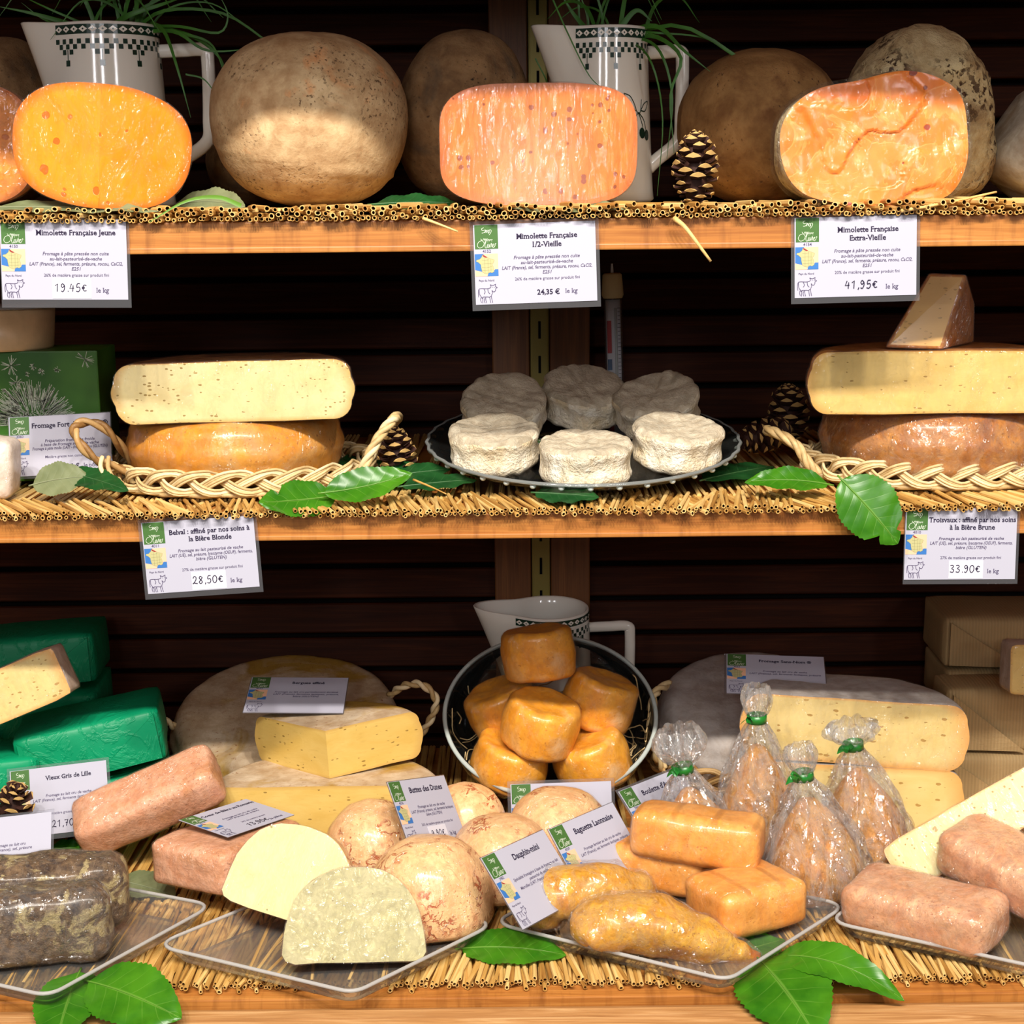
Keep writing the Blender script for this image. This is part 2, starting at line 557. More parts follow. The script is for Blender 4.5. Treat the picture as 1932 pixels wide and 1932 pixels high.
MT['r_trois'] = rind('amber_brown_rind', srgb(176, 104, 40), srgb(206, 140, 68), srgb(160, 92, 38), srgb(110, 62, 28), 1.2, .4, .35, coat=.4)
MT['r_white'] = rind('bloomy_white_rind', srgb(232, 216, 182), srgb(252, 244, 226), srgb(226, 206, 168), None, 1.6, .75, .9, bd=.008)
MT['r_white_top'] = rind('shade_grey_crust', srgb(182, 170, 148), srgb(212, 200, 176), srgb(166, 154, 132), None, 1.6, .8, .8, bd=.005)  # greyer than the sides: shade on the tops put into the colour
MT['r_bergues'] = rind('whitish_ochre_rind', srgb(182, 152, 116), srgb(212, 192, 164), srgb(176, 138, 58), srgb(150, 96, 58), .8, .7, .5, pk=(.5, .6))
MT['p_bergues'] = paste('olive_yellow_paste', srgb(208, 172, 88), srgb(218, 186, 106), srgb(150, 120, 56), 170, .14, .5, .5, .0, edge=(srgb(196, 158, 86), .12), streak=True, aniso=(1, 1, 2.4))
MT['r_nom'] = rind('grey_white_rind', srgb(170, 160, 154), srgb(194, 186, 180), srgb(182, 166, 152), None, .8, .8, .5)
MT['r_nom_pink'] = rind('pinkish_white_rind', srgb(214, 186, 164), srgb(232, 212, 196), srgb(206, 172, 140), None, 1, .6, .4, coat=.2)
MT['p_nom'] = paste('butter_yellow_paste', srgb(228, 198, 124), srgb(236, 210, 142), srgb(186, 146, 80), 130, .3, .56, .45, .1, edge=(srgb(232, 170, 96), .16), aniso=(1, 1, 1.9))
MT['r_butte'] = rind('peach_cracked_rind', srgb(238, 178, 124), srgb(250, 208, 152), srgb(242, 186, 136), srgb(196, 120, 76), 1.3, .4, .5, crack=srgb(186, 98, 60), coat=.35)
MT['p_butte'] = paste('cream_paste', srgb(230, 216, 156), srgb(238, 226, 172), srgb(170, 156, 100), 170, .12, .42, .35, .4)
MT['p_butte_grey'] = paste('greenish_cream_paste', srgb(208, 198, 144), srgb(220, 210, 160), srgb(140, 110, 70), 150, .1, .42, .3, .5)
MT['r_pink'] = rind('pink_washed_rind', srgb(218, 148, 108), srgb(234, 178, 144), srgb(206, 142, 96), srgb(196, 126, 92), 1.4, .5, .7, coat=.2)
MT['r_tan'] = rind('tan_washed_rind', srgb(200, 150, 108), srgb(222, 184, 146), srgb(186, 134, 88), srgb(160, 106, 66), 1.4, .5, .6, coat=.25)
MT['r_maroilles'] = rind('salmon_rind', srgb(226, 154, 108), srgb(242, 188, 146), srgb(220, 150, 108), srgb(190, 116, 80), 1.1, .4, .45, coat=.4)
MT['p_maroilles'] = paste('pale_yellow_paste', srgb(232, 214, 148), srgb(240, 224, 164), srgb(178, 146, 82), 160, .42, .52, .4, .3, edge=(srgb(226, 170, 104), .12))
MT['r_baguette'] = rind('apricot_rind', srgb(236, 152, 64), srgb(246, 176, 92), srgb(238, 148, 54), srgb(214, 136, 70), 1.0, .4, .35, coat=.35, lines=7)
MT['r_dauphin'] = rind('mustard_orange_rind', srgb(218, 146, 26), srgb(238, 180, 66), srgb(190, 100, 14), srgb(190, 116, 40), 1.3, .4, .6, coat=.4)
MT['r_lille'] = rind('orange_waxed_rind', srgb(236, 150, 28), srgb(246, 174, 56), srgb(238, 186, 124), srgb(214, 136, 36), .9, .45, .35, coat=.3)
MT['r_mould'] = rind('grey_brown_mould_rind', srgb(58, 42, 38), srgb(148, 120, 90), srgb(196, 176, 126), srgb(40, 30, 34), 3.4, .5, 1.0, pk=(.54, .6), coat=.3, bd=.005)
MT['r_boulette'] = rind('paprika_rind', srgb(228, 142, 52), srgb(246, 182, 92), srgb(236, 160, 58), srgb(186, 100, 50), 1.6, .6, .8)
MT['tub'] = plain('beige_tub', srgb(206, 172, 128), .35, .5, var=.15)
MT['lid'] = clear('tub_lid', (.85, .85, .85), .8, .1, .3, (.6, .58, .55), .35)
MT['box_green'] = None
MT['white_cheese'] = rind('white_wrapped_rind', srgb(222, 202, 186), srgb(240, 226, 214), None, None, 1, .5, .4, coat=.3)
MT['cream_plastic'] = plain('cream_plastic', srgb(206, 190, 146), .4, .4)
MT['white_plastic'] = plain('white_plastic', srgb(214, 214, 214), .4, .4)
MT['red'] = plain('red_print', srgb(186, 40, 36), .4, .4)
MT['blue'] = plain('blue_print', srgb(70, 100, 130), .4, .4)
MT['dandelion'] = plain('dandelion_white', srgb(206, 214, 196), .5, .3)
n_ = Nt('carton_green')
_c = n_.ramp(n_.noise(9, 3), [(.35, srgb(42, 92, 24)), (.65, srgb(84, 140, 44))])
n_.bsdf(_c, .35, None, .5)
MT['box_green'] = n_.m


# ------------------------------------------------------------------ mesh builders
def bm_box(sx, sy, sz, center=(0, 0, 0), bevel=0.0, seg=2):
    bm = bmesh.new()
    bmesh.ops.create_cube(bm, size=1)
    bmesh.ops.scale(bm, vec=(sx, sy, sz), verts=bm.verts)
    if bevel:
        bmesh.ops.bevel(bm, geom=list(bm.edges), offset=bevel, segments=seg, profile=.6, affect='EDGES')
    bmesh.ops.translate(bm, vec=center, verts=bm.verts)
    return bm


def bm_lathe(prof, seg=48, fn=None):
    """prof: list of (r, z) from bottom to top; r = 0 makes a pole. fn(theta, r, z) -> (r, z)"""
    bm = bmesh.new()
    rows = []
    for r, z in prof:
        if r < 1e-6:
            rows.append([bm.verts.new((0, 0, z))])
        else:
            row = []
            for k in range(seg):
                t = 2 * pi * k / seg
                rr, zz = fn(t, r, z) if fn else (r, z)
                row.append(bm.verts.new((rr * cos(t), rr * sin(t), zz)))
            rows.append(row)
    for a, b in zip(rows, rows[1:]):
        for k in range(seg):
            k2 = (k + 1) % seg
            if len(a) == 1 and len(b) == 1:
                continue
            if len(a) == 1:
                bm.faces.new((a[0], b[k2], b[k]))
            elif len(b) == 1:
                bm.faces.new((a[k], a[k2], b[0]))
            else:
                bm.faces.new((a[k], a[k2], b[k2], b[k]))
    bmesh.ops.recalc_face_normals(bm, faces=bm.faces)
    return bm


def spow(v, e):
    return math.copysign(abs(v) ** e, v)


def bm_superq(rx, ry, rz, e1=1.0, e2=1.0, nu=40, nv=24):
    bm = bmesh.new()
    rows = []
    for j in range(nv + 1):
        p = -pi / 2 + pi * j / nv
        if j in (0, nv):
            rows.append([bm.verts.new((0, 0, rz * (1 if j else -1)))])
            continue
        cp, sp = spow(cos(p), e1), spow(sin(p), e1)
        rows.append([bm.verts.new((rx * cp * spow(cos(2 * pi * k / nu), e2), ry * cp * spow(sin(2 * pi * k / nu), e2), rz * sp)) for k in range(nu)])
    for a, b in zip(rows, rows[1:]):
        for k in range(nu):
            k2 = (k + 1) % nu
            if len(a) == 1:
                bm.faces.new((a[0], b[k2], b[k]))
            elif len(b) == 1:
                bm.faces.new((a[k], a[k2], b[0]))
            else:
                bm.faces.new((a[k], a[k2], b[k2], b[k]))
    bmesh.ops.recalc_face_normals(bm, faces=bm.faces)
    return bm


def wheel_prof(R, H, edge=.012, bulge=0.0, n=6, dish=0.0, rings=4):
    """bottom at z=0"""
    pr = [(0, dish)]
    for k in range(1, rings):
        f = k / rings
        pr.append(((R - edge) * f, dish * (1 - f * f)))
    for k in range(n + 1):
        a = -pi / 2 + (pi / 2) * k / n
        pr.append((R - edge + edge * cos(a), edge + edge * sin(a)))
    for k in range(1, 5):
        f = k / 5
        pr.append((R + bulge * sin(pi * f), edge + (H - 2 * edge) * f))
    for k in range(n + 1):
        a = (pi / 2) * k / n
        pr.append((R - edge + edge * cos(a), H - edge + edge * sin(a)))
    for k in range(rings - 1, 0, -1):
        f = k / rings
        pr.append(((R - edge) * f, H - dish * (1 - f * f)))
    pr.append((0, H - dish))
    return pr


def wobble(bm, amp, freq, seed=0.0, stretch=(1, 1, 1)):
    bm.normal_update()
    off = Vector((seed * 3.7, seed * 1.3, seed * 2.1))
    for v in bm.verts:
        q = Vector((v.co.x * stretch[0], v.co.y * stretch[1], v.co.z * stretch[2])) * freq + off
        v.co += v.normal * (noise.noise(q) * amp)
    return bm


def bm_brick(sx, sy, sz, r=.010, amp=.0015, freq=30, seed=0.0, cuts=9, puff=0.0):
    """a soft block with rounded edges and an uneven surface, centred on its middle"""
    bm = bmesh.new()
    bmesh.ops.create_cube(bm, size=2)
    bmesh.ops.subdivide_edges(bm, edges=list(bm.edges), cuts=cuts, use_grid_fill=True)
    h = Vector((sx / 2, sy / 2, sz / 2))
    for v in bm.verts:
        p = Vector((v.co.x * h.x, v.co.y * h.y, v.co.z * h.z))
        c = Vector([max(-(hh - r), min(hh - r, q)) for q, hh in zip(p, h)])
        d = p - c
        if d.length > 1e-9:
            m = max(abs(d.x), abs(d.y), abs(d.z))
            d = d.normalized() * min(r, d.length) if d.length > r else d
        f = Vector((1 - v.co.x ** 2, 1 - v.co.y ** 2, 1 - v.co.z ** 2))
        v.co = c + d
        if puff:
            v.co += Vector((math.copysign(f.y * f.z, p.x) * (abs(p.x) / h.x) ** 6, math.copysign(f.x * f.z, p.y) * (abs(p.y) / h.y) ** 6, math.copysign(f.x * f.y, p.z) * (abs(p.z) / h.z) ** 6)) * puff
    if amp:
        wobble(bm, amp, freq, seed)
    bm.normal_update()
    return bm


def bm_tube(pts, r, sides=8, cap=True, squash=None):
    """tube along points; r a number or a list"""
    bm = bmesh.new()
    pts = [Vector(p) for p in pts]
    n = len(pts)
    rr = r if isinstance(r, (list, tuple)) else [r] * n
    t0 = (pts[1] - pts[0]).normalized()
    ref = Vector((0, 0, 1)) if abs(t0.z) < .9 else Vector((0, 1, 0))
    nrm = (ref - t0 * ref.dot(t0)).normalized()
    rows = []
    for i, p in enumerate(pts):
        t = (pts[min(i + 1, n - 1)] - pts[max(i - 1, 0)]).normalized()
        nrm = (nrm - t * nrm.dot(t))
        nrm = nrm.normalized() if nrm.length > 1e-6 else t.orthogonal().normalized()
        b = t.cross(nrm)
        q = squash or (1, 1)
        rows.append([bm.verts.new(p + (nrm * cos(2 * pi * k / sides) * q[0] + b * sin(2 * pi * k / sides) * q[1]) * rr[i]) for k in range(sides)])
    for a, c in zip(rows, rows[1:]):
        for k in range(sides):
            k2 = (k + 1) % sides
            bm.faces.new((a[k], a[k2], c[k2], c[k]))
    if cap:
        bm.faces.new(list(reversed(rows[0])))
        bm.faces.new(rows[-1])
    bmesh.ops.recalc_face_normals(bm, faces=bm.faces)
    return bm


def spline(pts, n=24):
    """Catmull-Rom through the points"""
    pts = [Vector(p) for p in pts]
    q = [pts[0] * 2 - pts[1]] + pts + [pts[-1] * 2 - pts[-2]]
    out = []
    m = len(pts) - 1
    for i in range(n + 1):
        u = i / n * m
        k = min(int(u), m - 1)
        t = u - k
        a, b, c, d = q[k:k + 4]
        out.append(.5 * ((2 * b) + (c - a) * t + (2 * a - 5 * b + 4 * c - d) * t * t + (3 * b - 3 * c + d - a) * t ** 3))
    return out


def join_bm(dst, src, mtx=None):
    me = bpy.data.meshes.new('tmp')
    src.to_mesh(me)
    src.free()
    if mtx is not None:
        me.transform(mtx)
    dst.from_mesh(me)
    bpy.data.meshes.remove(me)
    return dst


def flat_poly(bm, pts, mat=0):
    f = bm.faces.new([bm.verts.new(p) for p in pts])
    f.material_index = mat
    return f


# ------------------------------------------------------------------ cut cheese
def loop_order(edges):
    adj = {}
    for e in edges:
        for v in e.verts:
            adj.setdefault(v, []).append(e.other_vert(v))
    start = next(iter(adj))
    out = [start]
    prev, cur = None, start
    while True:
        nx = [v for v in adj[cur] if v is not prev]
        if not nx or nx[0] is start or len(out) > len(adj):
            break
        prev, cur = cur, nx[0]
        out.append(cur)
    return out


def cut_bm(bm, co, no, disp=None, rings=14, mat=1):
    """remove what lies on the side of `no` and close the cut with a ringed face"""
    co, no = Vector(co), Vector(no).normalized()
    bmesh.ops.remove_doubles(bm, verts=bm.verts, dist=1e-6)
    if not bm.verts.layers.float.get('edge'):
        bm.verts.layers.float.new('edge')
    ret = bmesh.ops.bisect_plane(bm, geom=list(bm.verts) + list(bm.edges) + list(bm.faces), dist=1e-6, plane_co=co, plane_no=no, clear_outer=True)
    rings = 44 if disp else rings
    edges = [g for g in ret['geom_cut'] if isinstance(g, bmesh.types.BMEdge)]
    if not edges:
        return bm
    lp = loop_order(edges)
    el = bm.verts.layers.float.get('edge') or bm.verts.layers.float.new('edge')
    e0 = []
    for v in lp:
        on = any(f.material_index == mat for f in v.link_faces)
        e0.append(v[el] if on else 0.0)
        v[el] = e0[-1]
    c = sum((v.co for v in lp), Vector()) / len(lp)
    rows = [lp]
    for k in range(1, rings):
        f = 1 - k / rings
        row = []
        for v in lp:
            p = c + (v.co - c) * f
            if disp:
                p = p + no * (disp(p) * min(1, k / 2))
            nv_ = bm.verts.new(p)
            nv_[el] = max(e0[len(row)], k / rings)
            row.append(nv_)
        rows.append(row)
    cv = bm.verts.new(c + (no * disp(c) if disp else Vector()))
    cv[el] = 1.0
    n = len(lp)
    for a, b in zip(rows, rows[1:]):
        for k in range(n):
            k2 = (k + 1) % n
            bm.faces.new((a[k], a[k2], b[k2], b[k])).material_index = mat
    for k in range(n):
        bm.faces.new((rows[-1][k], rows[-1][(k + 1) % n], cv)).material_index = mat
    bmesh.ops.recalc_face_normals(bm, faces=bm.faces)
    return bm


def split_mat(bm, idx):
    b = bm.copy()
    bmesh.ops.delete(b, geom=[f for f in b.faces if f.material_index != idx], context='FACES')
    for f in b.faces:
        f.material_index = 0
    return b


def cheese(name, label, cat, bm, loc, rot, rmat, cuts=(), pmat=None, wrap=None, thick=.0012, group=None, disp=None, extra=None, wamp=.0006):
    """an Empty with rind, cut_face and plastic_wrap as its parts"""
    t = thing(name, label, cat, loc, rot, group)
    for cu in cuts:
        cut_bm(bm, cu[0], cu[1], disp)
    if extra:
        extra(bm)
    if cuts:
        part('rind', split_mat(bm, 0), rmat, t, True)
        part('cut_face', split_mat(bm, 1), pmat, t, bool(disp))
    else:
        part('rind', bm.copy(), rmat, t, True)
    if wrap:
        w = bm.copy()
        bmesh.ops.remove_doubles(w, verts=w.verts, dist=1e-6)
        w.normal_update()
        for v in w.verts:
            v.co += v.normal * (thick + wamp * noise.noise(v.co * 60))
        for f in w.faces:
            f.material_index = 0
        part('plastic_wrap', w, wrap, t, True, label='clear plastic wrap')
    bm.free()
    return t


# ------------------------------------------------------------------ lettering
_fc = bpy.data.curves.new('lettering', 'FONT')
_fo = bpy.data.objects.new('lettering', _fc)
COL.objects.link(_fo)


def add_serifs(me, size):
    """slab feet on the flat ends of the stems"""
    bm = bmesh.new()
    bm.from_mesh(me)
    new = []
    for e in bm.edges:
        if len(e.link_faces) != 1:
            continue
        a, b = e.verts[0].co, e.verts[1].co
        ln = abs(a.x - b.x)
        if abs(a.y - b.y) > .004 * size or not (.035 * size < ln < .21 * size):
            continue
        up = e.link_faces[0].calc_center_median().y > a.y
        new.append((min(a.x, b.x), max(a.x, b.x), a.y, 1 if up else -1))
    for x0, x1, y, s in new:
        h = .05 * size * s
        gl = min([x0 - q[1] for q in new if abs(q[2] - y) < .02 * size and q[1] <= x0] + [size])
        gr = min([q[0] - x1 for q in new if abs(q[2] - y) < .02 * size and q[0] >= x1] + [size])
        a, b = min(.055 * size, gl * .36), min(.055 * size, gr * .36)
        bm.faces.new([bm.verts.new(p) for p in ((x0 - a, y, 0), (x1 + b, y, 0), (x1 + b, y + h, 0), (x0 - a, y + h, 0))])
    bm.to_mesh(me)
    bm.free()
    return me


def text_mesh(s, width=None, height=.005, bold=0.0, shear=0.0, align='CENTER', res=2, maxw=None, serif=True):
    _fc.body = s
    _fc.size = height
    _fc.offset = bold * height
    _fc.shear = shear
    _fc.align_x = 'LEFT'
    _fc.align_y = 'CENTER'
    _fc.resolution_u = res
    _fc.fill_mode = 'FRONT'
    bpy.context.view_layer.update()
    me = bpy.data.meshes.new_from_object(_fo.evaluated_get(bpy.context.evaluated_depsgraph_get()))
    if serif and height > .0055:
        me = add_serifs(me, height)
    xs = [v.co.x for v in me.vertices] or [0]
    lo, hi = min(xs), max(xs)
    w = hi - lo
    k = 1.0
    if width:
        k = width / max(w, 1e-6)
    elif maxw and w > maxw:
        k = maxw / w
    cx = (lo + hi) / 2 if align == 'CENTER' else lo
    for v in me.vertices:                       # XY -> XZ, facing -Y
        x, y = (v.co.x - cx) * k, v.co.y
        v.co = (x, 0, y)
    return me


def put_text(me, name, mat, parent, x, y, z):
    me.materials.clear()
    me.materials.append(mat)
    o = link(name, me, parent)
    o.location = (x, y, z)
    return o


def strokes_bm(lines, w, y=0.0, ox=0.0, oz=0.0, sx=1.0, sz=1.0):
    """flat pen strokes in the XZ plane"""
    bm = bmesh.new()
    for ln in lines:
        p = [Vector((ox + a * sx, y, oz + b * sz)) for a, b in ln]
        L = []
        for i, q in enumerate(p):
            t = (p[min(i + 1, len(p) - 1)] - p[max(i - 1, 0)])
            t = t.normalized() if t.length > 1e-9 else Vector((1, 0, 0))
            nn = Vector((-t.z, 0, t.x)) * (w / 2)
            L.append((bm.verts.new(q + nn), bm.verts.new(q - nn)))
        for a, b in zip(L, L[1:]):
            bm.faces.new((a[0], a[1], b[1], b[0]))
    return bm


DIG = {
    '0': [[(.5, 1), (.15, .8), (.05, .4), (.25, .02), (.6, .05), (.85, .4), (.8, .8), (.5, 1)]],
    '1': [[(.15, .75), (.6, 1), (.5, 0)]],
    '2': [[(.1, .75), (.3, 1), (.65, .95), (.7, .65), (.4, .3), (0, 0), (.15, .12), (.5, .08), (.95, .02)]],
    '3': [[(.1, .95), (.55, 1), (.75, .8), (.4, .55), (.8, .35), (.6, .03), (.05, .1)]],
    '4': [[(.4, 1), (.05, .4), (.85, .45)], [(.7, .8), (.6, 0)]],
    '5': [[(.85, 1), (.35, .98), (.22, .55), (.65, .6), (.8, .3), (.5, 0), (.05, .08)]],
    '7': [[(.05, .9), (.8, .95), (.4, 0)], [(.3, .5), (.75, .5)]],
    '8': [[(.75, .85), (.4, 1), (.2, .75), (.5, .5), (.75, .2), (.4, 0), (.12, .2), (.5, .52), (.78, .8), (.75, .85)]],
    '9': [[(.75, .8), (.4, 1), (.15, .75), (.4, .52), (.75, .75), (.7, .3), (.4, 0), (.1, .1)]],
    ',': [[(.3, .12), (.15, -.15)]],
    '.': [[(.2, .1), (.3, .0)]],
    '€': [[(.9, .75), (.5, .85), (.2, .5), (.45, .1), (.9, .15)], [(.02, .55), (.6, .57)], [(.02, .4), (.55, .42)]],
}


def hand_bm(s, h, w):
    lines = []
    x = 0
    for ch in s:
        adv = .42 if ch in ',.' else .92
        for l in DIG.get(ch, []):
            sm = [(q.x, q.z) for q in spline([Vector((a * .8, 0, b)) for a, b in l], max(3, 4 * (len(l) - 1)))] if len(l) > 3 else [(a * .8, b) for a, b in l]
            lines.append([((x + a) * h * .85, b * h) for a, b in sm])
        x += adv
    tot = x * h * .85
    return strokes_bm([[(a - tot / 2, b) for a, b in l] for l in lines], w), tot


FR = [(.33, .97), (.42, .93), (.5, .86), (.62, .8), (.72, .76), (.84, .72), (.8, .6), (.74, .52), (.78, .42), (.8, .3), (.82, .2), (.72, .14), (.62, .18), (.54, .1), (.42, .12), (.3, .2), (.26, .4), (.25, .52), (.16, .62), (.05, .68), (.08, .74), (.2, .76), (.3, .86)]
COW = [
    [(.06, .78), (.2, .8), (.45, .78), (.62, .82), (.66, .9), (.62, 1.0), (.7, .95), (.8, .95), (.9, 1.02), (.88, .9), (.98, .82), (.9, .8), (.88, .68), (.82, .6), (.74, .62), (.7, .7), (.72, .52), (.66, .38), (.72, .02)],
    [(.66, .38), (.58, .32), (.62, .02)], [(.58, .32), (.4, .34), (.38, .2), (.42, .02)], [(.34, .3), (.3, .15), (.34, .02)],
    [(.4, .34), (.24, .34), (.2, .26), (.16, .36), (.12, .2), (.16, .04)], [(.16, .36), (.08, .5), (.06, .78), (.02, .6), (.03, .34)],
    [(.24, .34), (.22, .02)], [(.3, .78), (.36, .62), (.3, .5)], [(.5, .78), (.52, .6), (.6, .5)], [(.74, .86), (.76, .84)], [(.84, .86), (.86, .84)],
]
OLIVIER = [
    [(.3, .36), (.14, .3), (.06, .14), (.16, .02), (.34, .08), (.4, .24), (.3, .36), (.24, .44)],
    [(.42, .1), (.52, .38), (.47, .4), (.44, .06), (.52, .02), (.57, .2), (.56, .04), (.62, .04), (.64, .2), (.68, .02), (.74, .2), (.77, .2), (.78, .04), (.84, .1), (.88, .18), (.82, .16), (.84, .02), (.93, .08), (.95, .2), (1.0, .18)],
    [(.58, .27), (.59, .29)], [(.78, .28), (.79, .3)],
]
SWASH = [[(.4, .95), (.3, .9), (.34, .82), (.5, .84), (.42, .72), (.3, .7)], [(.46, .7), (.54, .84), (.55, .7), (.62, .84), (.68, .74), (.62, .68), (.7, .84), (.78, .8), (.74, .7), (.66, .6)]]


def price_card(label, loc, rot, title, desc, fat, price=None, hand=None, unit='le kg', code='', w=.125, h=.0785, margins=(.0035, .0035, .0035, .006), tsize=.0074, group='price cards', sticker=True, full=True, pale=False):
    """a laminated card; local origin in the middle of the paper, face towards -Y"""
    t = thing('price_card', label, 'price card', loc, rot, group)
    ml, mr, mt, mb = margins
    part('laminate', bm_box(w + ml + mr, .0007, h + mt + mb, ((mr - ml) / 2, 0, (mt - mb) / 2)), MT['laminate'], t)
    pp = part('paper', bm_box(w, .0004, h, (0, -.0004, 0)), MT['paper'], t)
    X = lambda u: (u - .5) * w
    Zz = lambda v: (.5 - v) * h
    y1, y2 = -.00085, -.00105
    if full:
        lg = part('logo_panel', bm_box(.19 * w, .0002, .3 * h, (X(.105), y1 + .0002, Zz(.155))), MT['logo'], t)
        bm = strokes_bm([[(q.x, q.z) for q in spline([Vector((a, 0, b)) for a, b in l], 3 * len(l))] if len(l) > 2 else l for l in OLIVIER + SWASH], .00042, y2, X(.02), Zz(.295), .165 * w, .27 * h)
        part('logo_lettering', bm, MT['logo_line'], lg)
        put_text(text_mesh('Philippe', None, .0031, 0, .35, serif=False), 'logo_lettering', MT['logo_line'], lg, X(.115), y2, Zz(.19))
        if code:
            put_text(text_mesh(code, None, .0042, .01), 'code_number', MT['ink_soft'], t, X(.105), y1, Zz(.335))
        mp = bmesh.new()
        x0, x1, z0, z1 = X(.005), X(.195), Zz(.645), Zz(.365)
        q = lambda a, b, yy: (x0 + a * (x1 - x0), yy, z0 + b * (z1 - z0))
        flat_poly(mp, [q(0, .28, y1), q(.3, .2, y1), q(.3, 1, y1), q(0, 1, y1)], 0)
        flat_poly(mp, [q(.3, 0, y1), q(1, 0, y1), q(1, 1, y1), q(.3, 1, y1)], 1)
        flat_poly(mp, [q(0, 0, y1), q(.3, 0, y1), q(.3, .2, y1), q(0, .28, y1)], 1)
        flat_poly(mp, [q(.52, 0, y1 - 5e-5), q(1, 0, y1 - 5e-5), q(1, .3, y1 - 5e-5), q(.86, .3, y1 - 5e-5), q(.78, .2, y1 - 5e-5), q(.56, .14, y1 - 5e-5)], 0)
        flat_poly(mp, [q(.3, .86, y1 - 5e-5), q(.3, 1, y1 - 5e-5), q(.4, 1, y1 - 5e-5)], 0)
        mo = part('map_print', mp, [MT['sea'], MT['land']], t)
        fb = bmesh.new()
        flat_poly(fb, [q(a, b, y1 - 1e-4) for a, b in FR], 0)
        part('country_outline', fb, MT['france'], mo)
        ln = [FR + [FR[0]]] + [[(.3, .72), (.45, .7), (.6, .74)], [(.3, .55), (.5, .56), (.72, .55)], [(.3, .4), (.5, .38), (.74, .42)], [(.3, .26), (.55, .26), (.76, .28)], [(.42, .9), (.42, .15)], [(.57, .8), (.56, .15)], [(.68, .74), (.68, .2)]]
        fl = strokes_bm(ln, .00022, y1 - 1.3e-4, x0, z0, x1 - x0, z1 - z0)
        part('border_lines', fl, MT['france_line'], mo)
        rb = bmesh.new()
        flat_poly(rb, [q(a, b, y1 - 1.6e-4) for a, b in ((.33, .97), (.42, .93), (.56, .84), (.48, .82), (.36, .88))], 0)
        part('northern_region', rb, MT['france_red'], mo)
        put_text(text_mesh('Pays du Nord', .125 * w, .0028, .012), 'region_text', MT['ink_soft'], t, X(.095), y1, Zz(.70))
        cb = strokes_bm([[(p.x, p.z) for p in spline([Vector((a, 0, b)) for a, b in l], 2 * len(l))] if len(l) > 2 else l for l in COW], .0006, y1, X(.02), Zz(.985), .165 * w, .235 * h)
        part('cow_drawing', cb, MT['ink_soft'], t)
    ttl = title if isinstance(title, (list, tuple)) else [title]
    for i, s in enumerate(ttl):
        if s:
            put_text(text_mesh(s, None, tsize, .022, 0, maxw=.78 * w), 'title_text', MT['ink'], t, X(.6), y1, Zz(.165 + i * .105))
    for i, s in enumerate(desc):
        put_text(text_mesh(s, None, .0048, .012, .22, maxw=.74 * w), 'description_text', MT['ink_soft'], t, X(.595), y1, Zz(.426 + i * .0635))
    if fat:
        put_text(text_mesh(fat, None, .0042, .006, 0, maxw=.6 * w), 'fat_text', MT['ink_soft'], t, X(.595), y1, Zz(.695))
    if hand:
        st = t
        if sticker:
            st = part('price_sticker', bm_box(.31 * w, .0003, .255 * h, (X(.555), y1, Zz(.86))), MT['sticker'], t)
        hb, tw = hand_bm(hand, .0078, .0009)
        o = part('handwritten_price', hb, MT['ink'], st)
        o.location = (X(.55), y1 - .0004, Zz(.9))
        put_text(text_mesh(unit, None, .0066, .006), 'unit_text', MT['ink_soft'], t, X(.80), y1 - .0001, Zz(.885))
    elif price:
        put_text(text_mesh(price, None, .0072, .025), 'price_text', MT['ink'], t, X(.6), y1, Zz(.87))
        put_text(text_mesh(unit, None, .0064, .01), 'unit_text', MT['ink_soft'], t, X(.79), y1, Zz(.865))
    return t


# ------------------------------------------------------------------ leaves, cones, braids
def leaf(label, base, tip, width, hint, sag=0.0, mat='leaf', cup=.1, group='laurel leaves', bites=(), name='laurel_leaf', twist=0.0):
    base, tip = Vector(base), Vector(tip)
    d = tip - base
    L = d.length
    d.normalize()
    nrm = Vector(hint)
    nrm = (nrm - d * nrm.dot(d)).normalized()
    s = d.cross(nrm)
    t = thing(name, label, 'leaf', base, (0, 0, 0), group)
    bm = bmesh.new()
    uvl = bm.loops.layers.uv.new('UVMap')
    nu, nv = 36, 5
    grid = []
    for i in range(nu + 1):
        u = i / nu
        w = (sin(pi * min(1, u ** .82)) ** .72) * width / 2 if 0 < u < 1 else .0004
        ser = 1 + (.035 if i % 2 else -.02)
        row = []
        for j in range(-nv, nv + 1):
            v = j / nv
            ww = w * (ser if abs(j) == nv else 1)
            for bu, bs, bd in bites:
                if abs(u - bu) < bd and v * bs > 0:
                    ww *= 1 - .5 * (abs(j) / nv) * (1 - abs(u - bu) / bd)
            tw = twist * (u - .3)
            p = d * (L * u) + (s * cos(tw) + nrm * sin(tw)) * (v * ww) + nrm * (sag * 4 * u * (1 - u) * L + cup * abs(v) ** 1.5 * ww + .0012 * sin(u * 21 + abs(v) * 4) * abs(v))
            row.append((bm.verts.new(p), u, v))
        grid.append(row)
    for a, b in zip(grid, grid[1:]):
        for k in range(2 * nv):
            f = bm.faces.new((a[k][0], a[k + 1][0], b[k + 1][0], b[k][0]))
            for lp, q in zip(f.loops, (a[k], a[k + 1], b[k + 1], b[k])):
                lp[uvl].uv = (q[1], q[2])
    part('blade', bm, MT[mat], t, True)
    mid = [grid[i][nv][0] for i in range(0)]
    pts = [d * (L * u) + nrm * (sag * 4 * u * (1 - u) * L + .0004) for u in [k / 14 for k in range(-1, 14)]]
    part('midrib', bm_tube(pts, [.0011 * (1 - k / 17) for k in range(15)], 6), MT[mat], t, True)
    return t


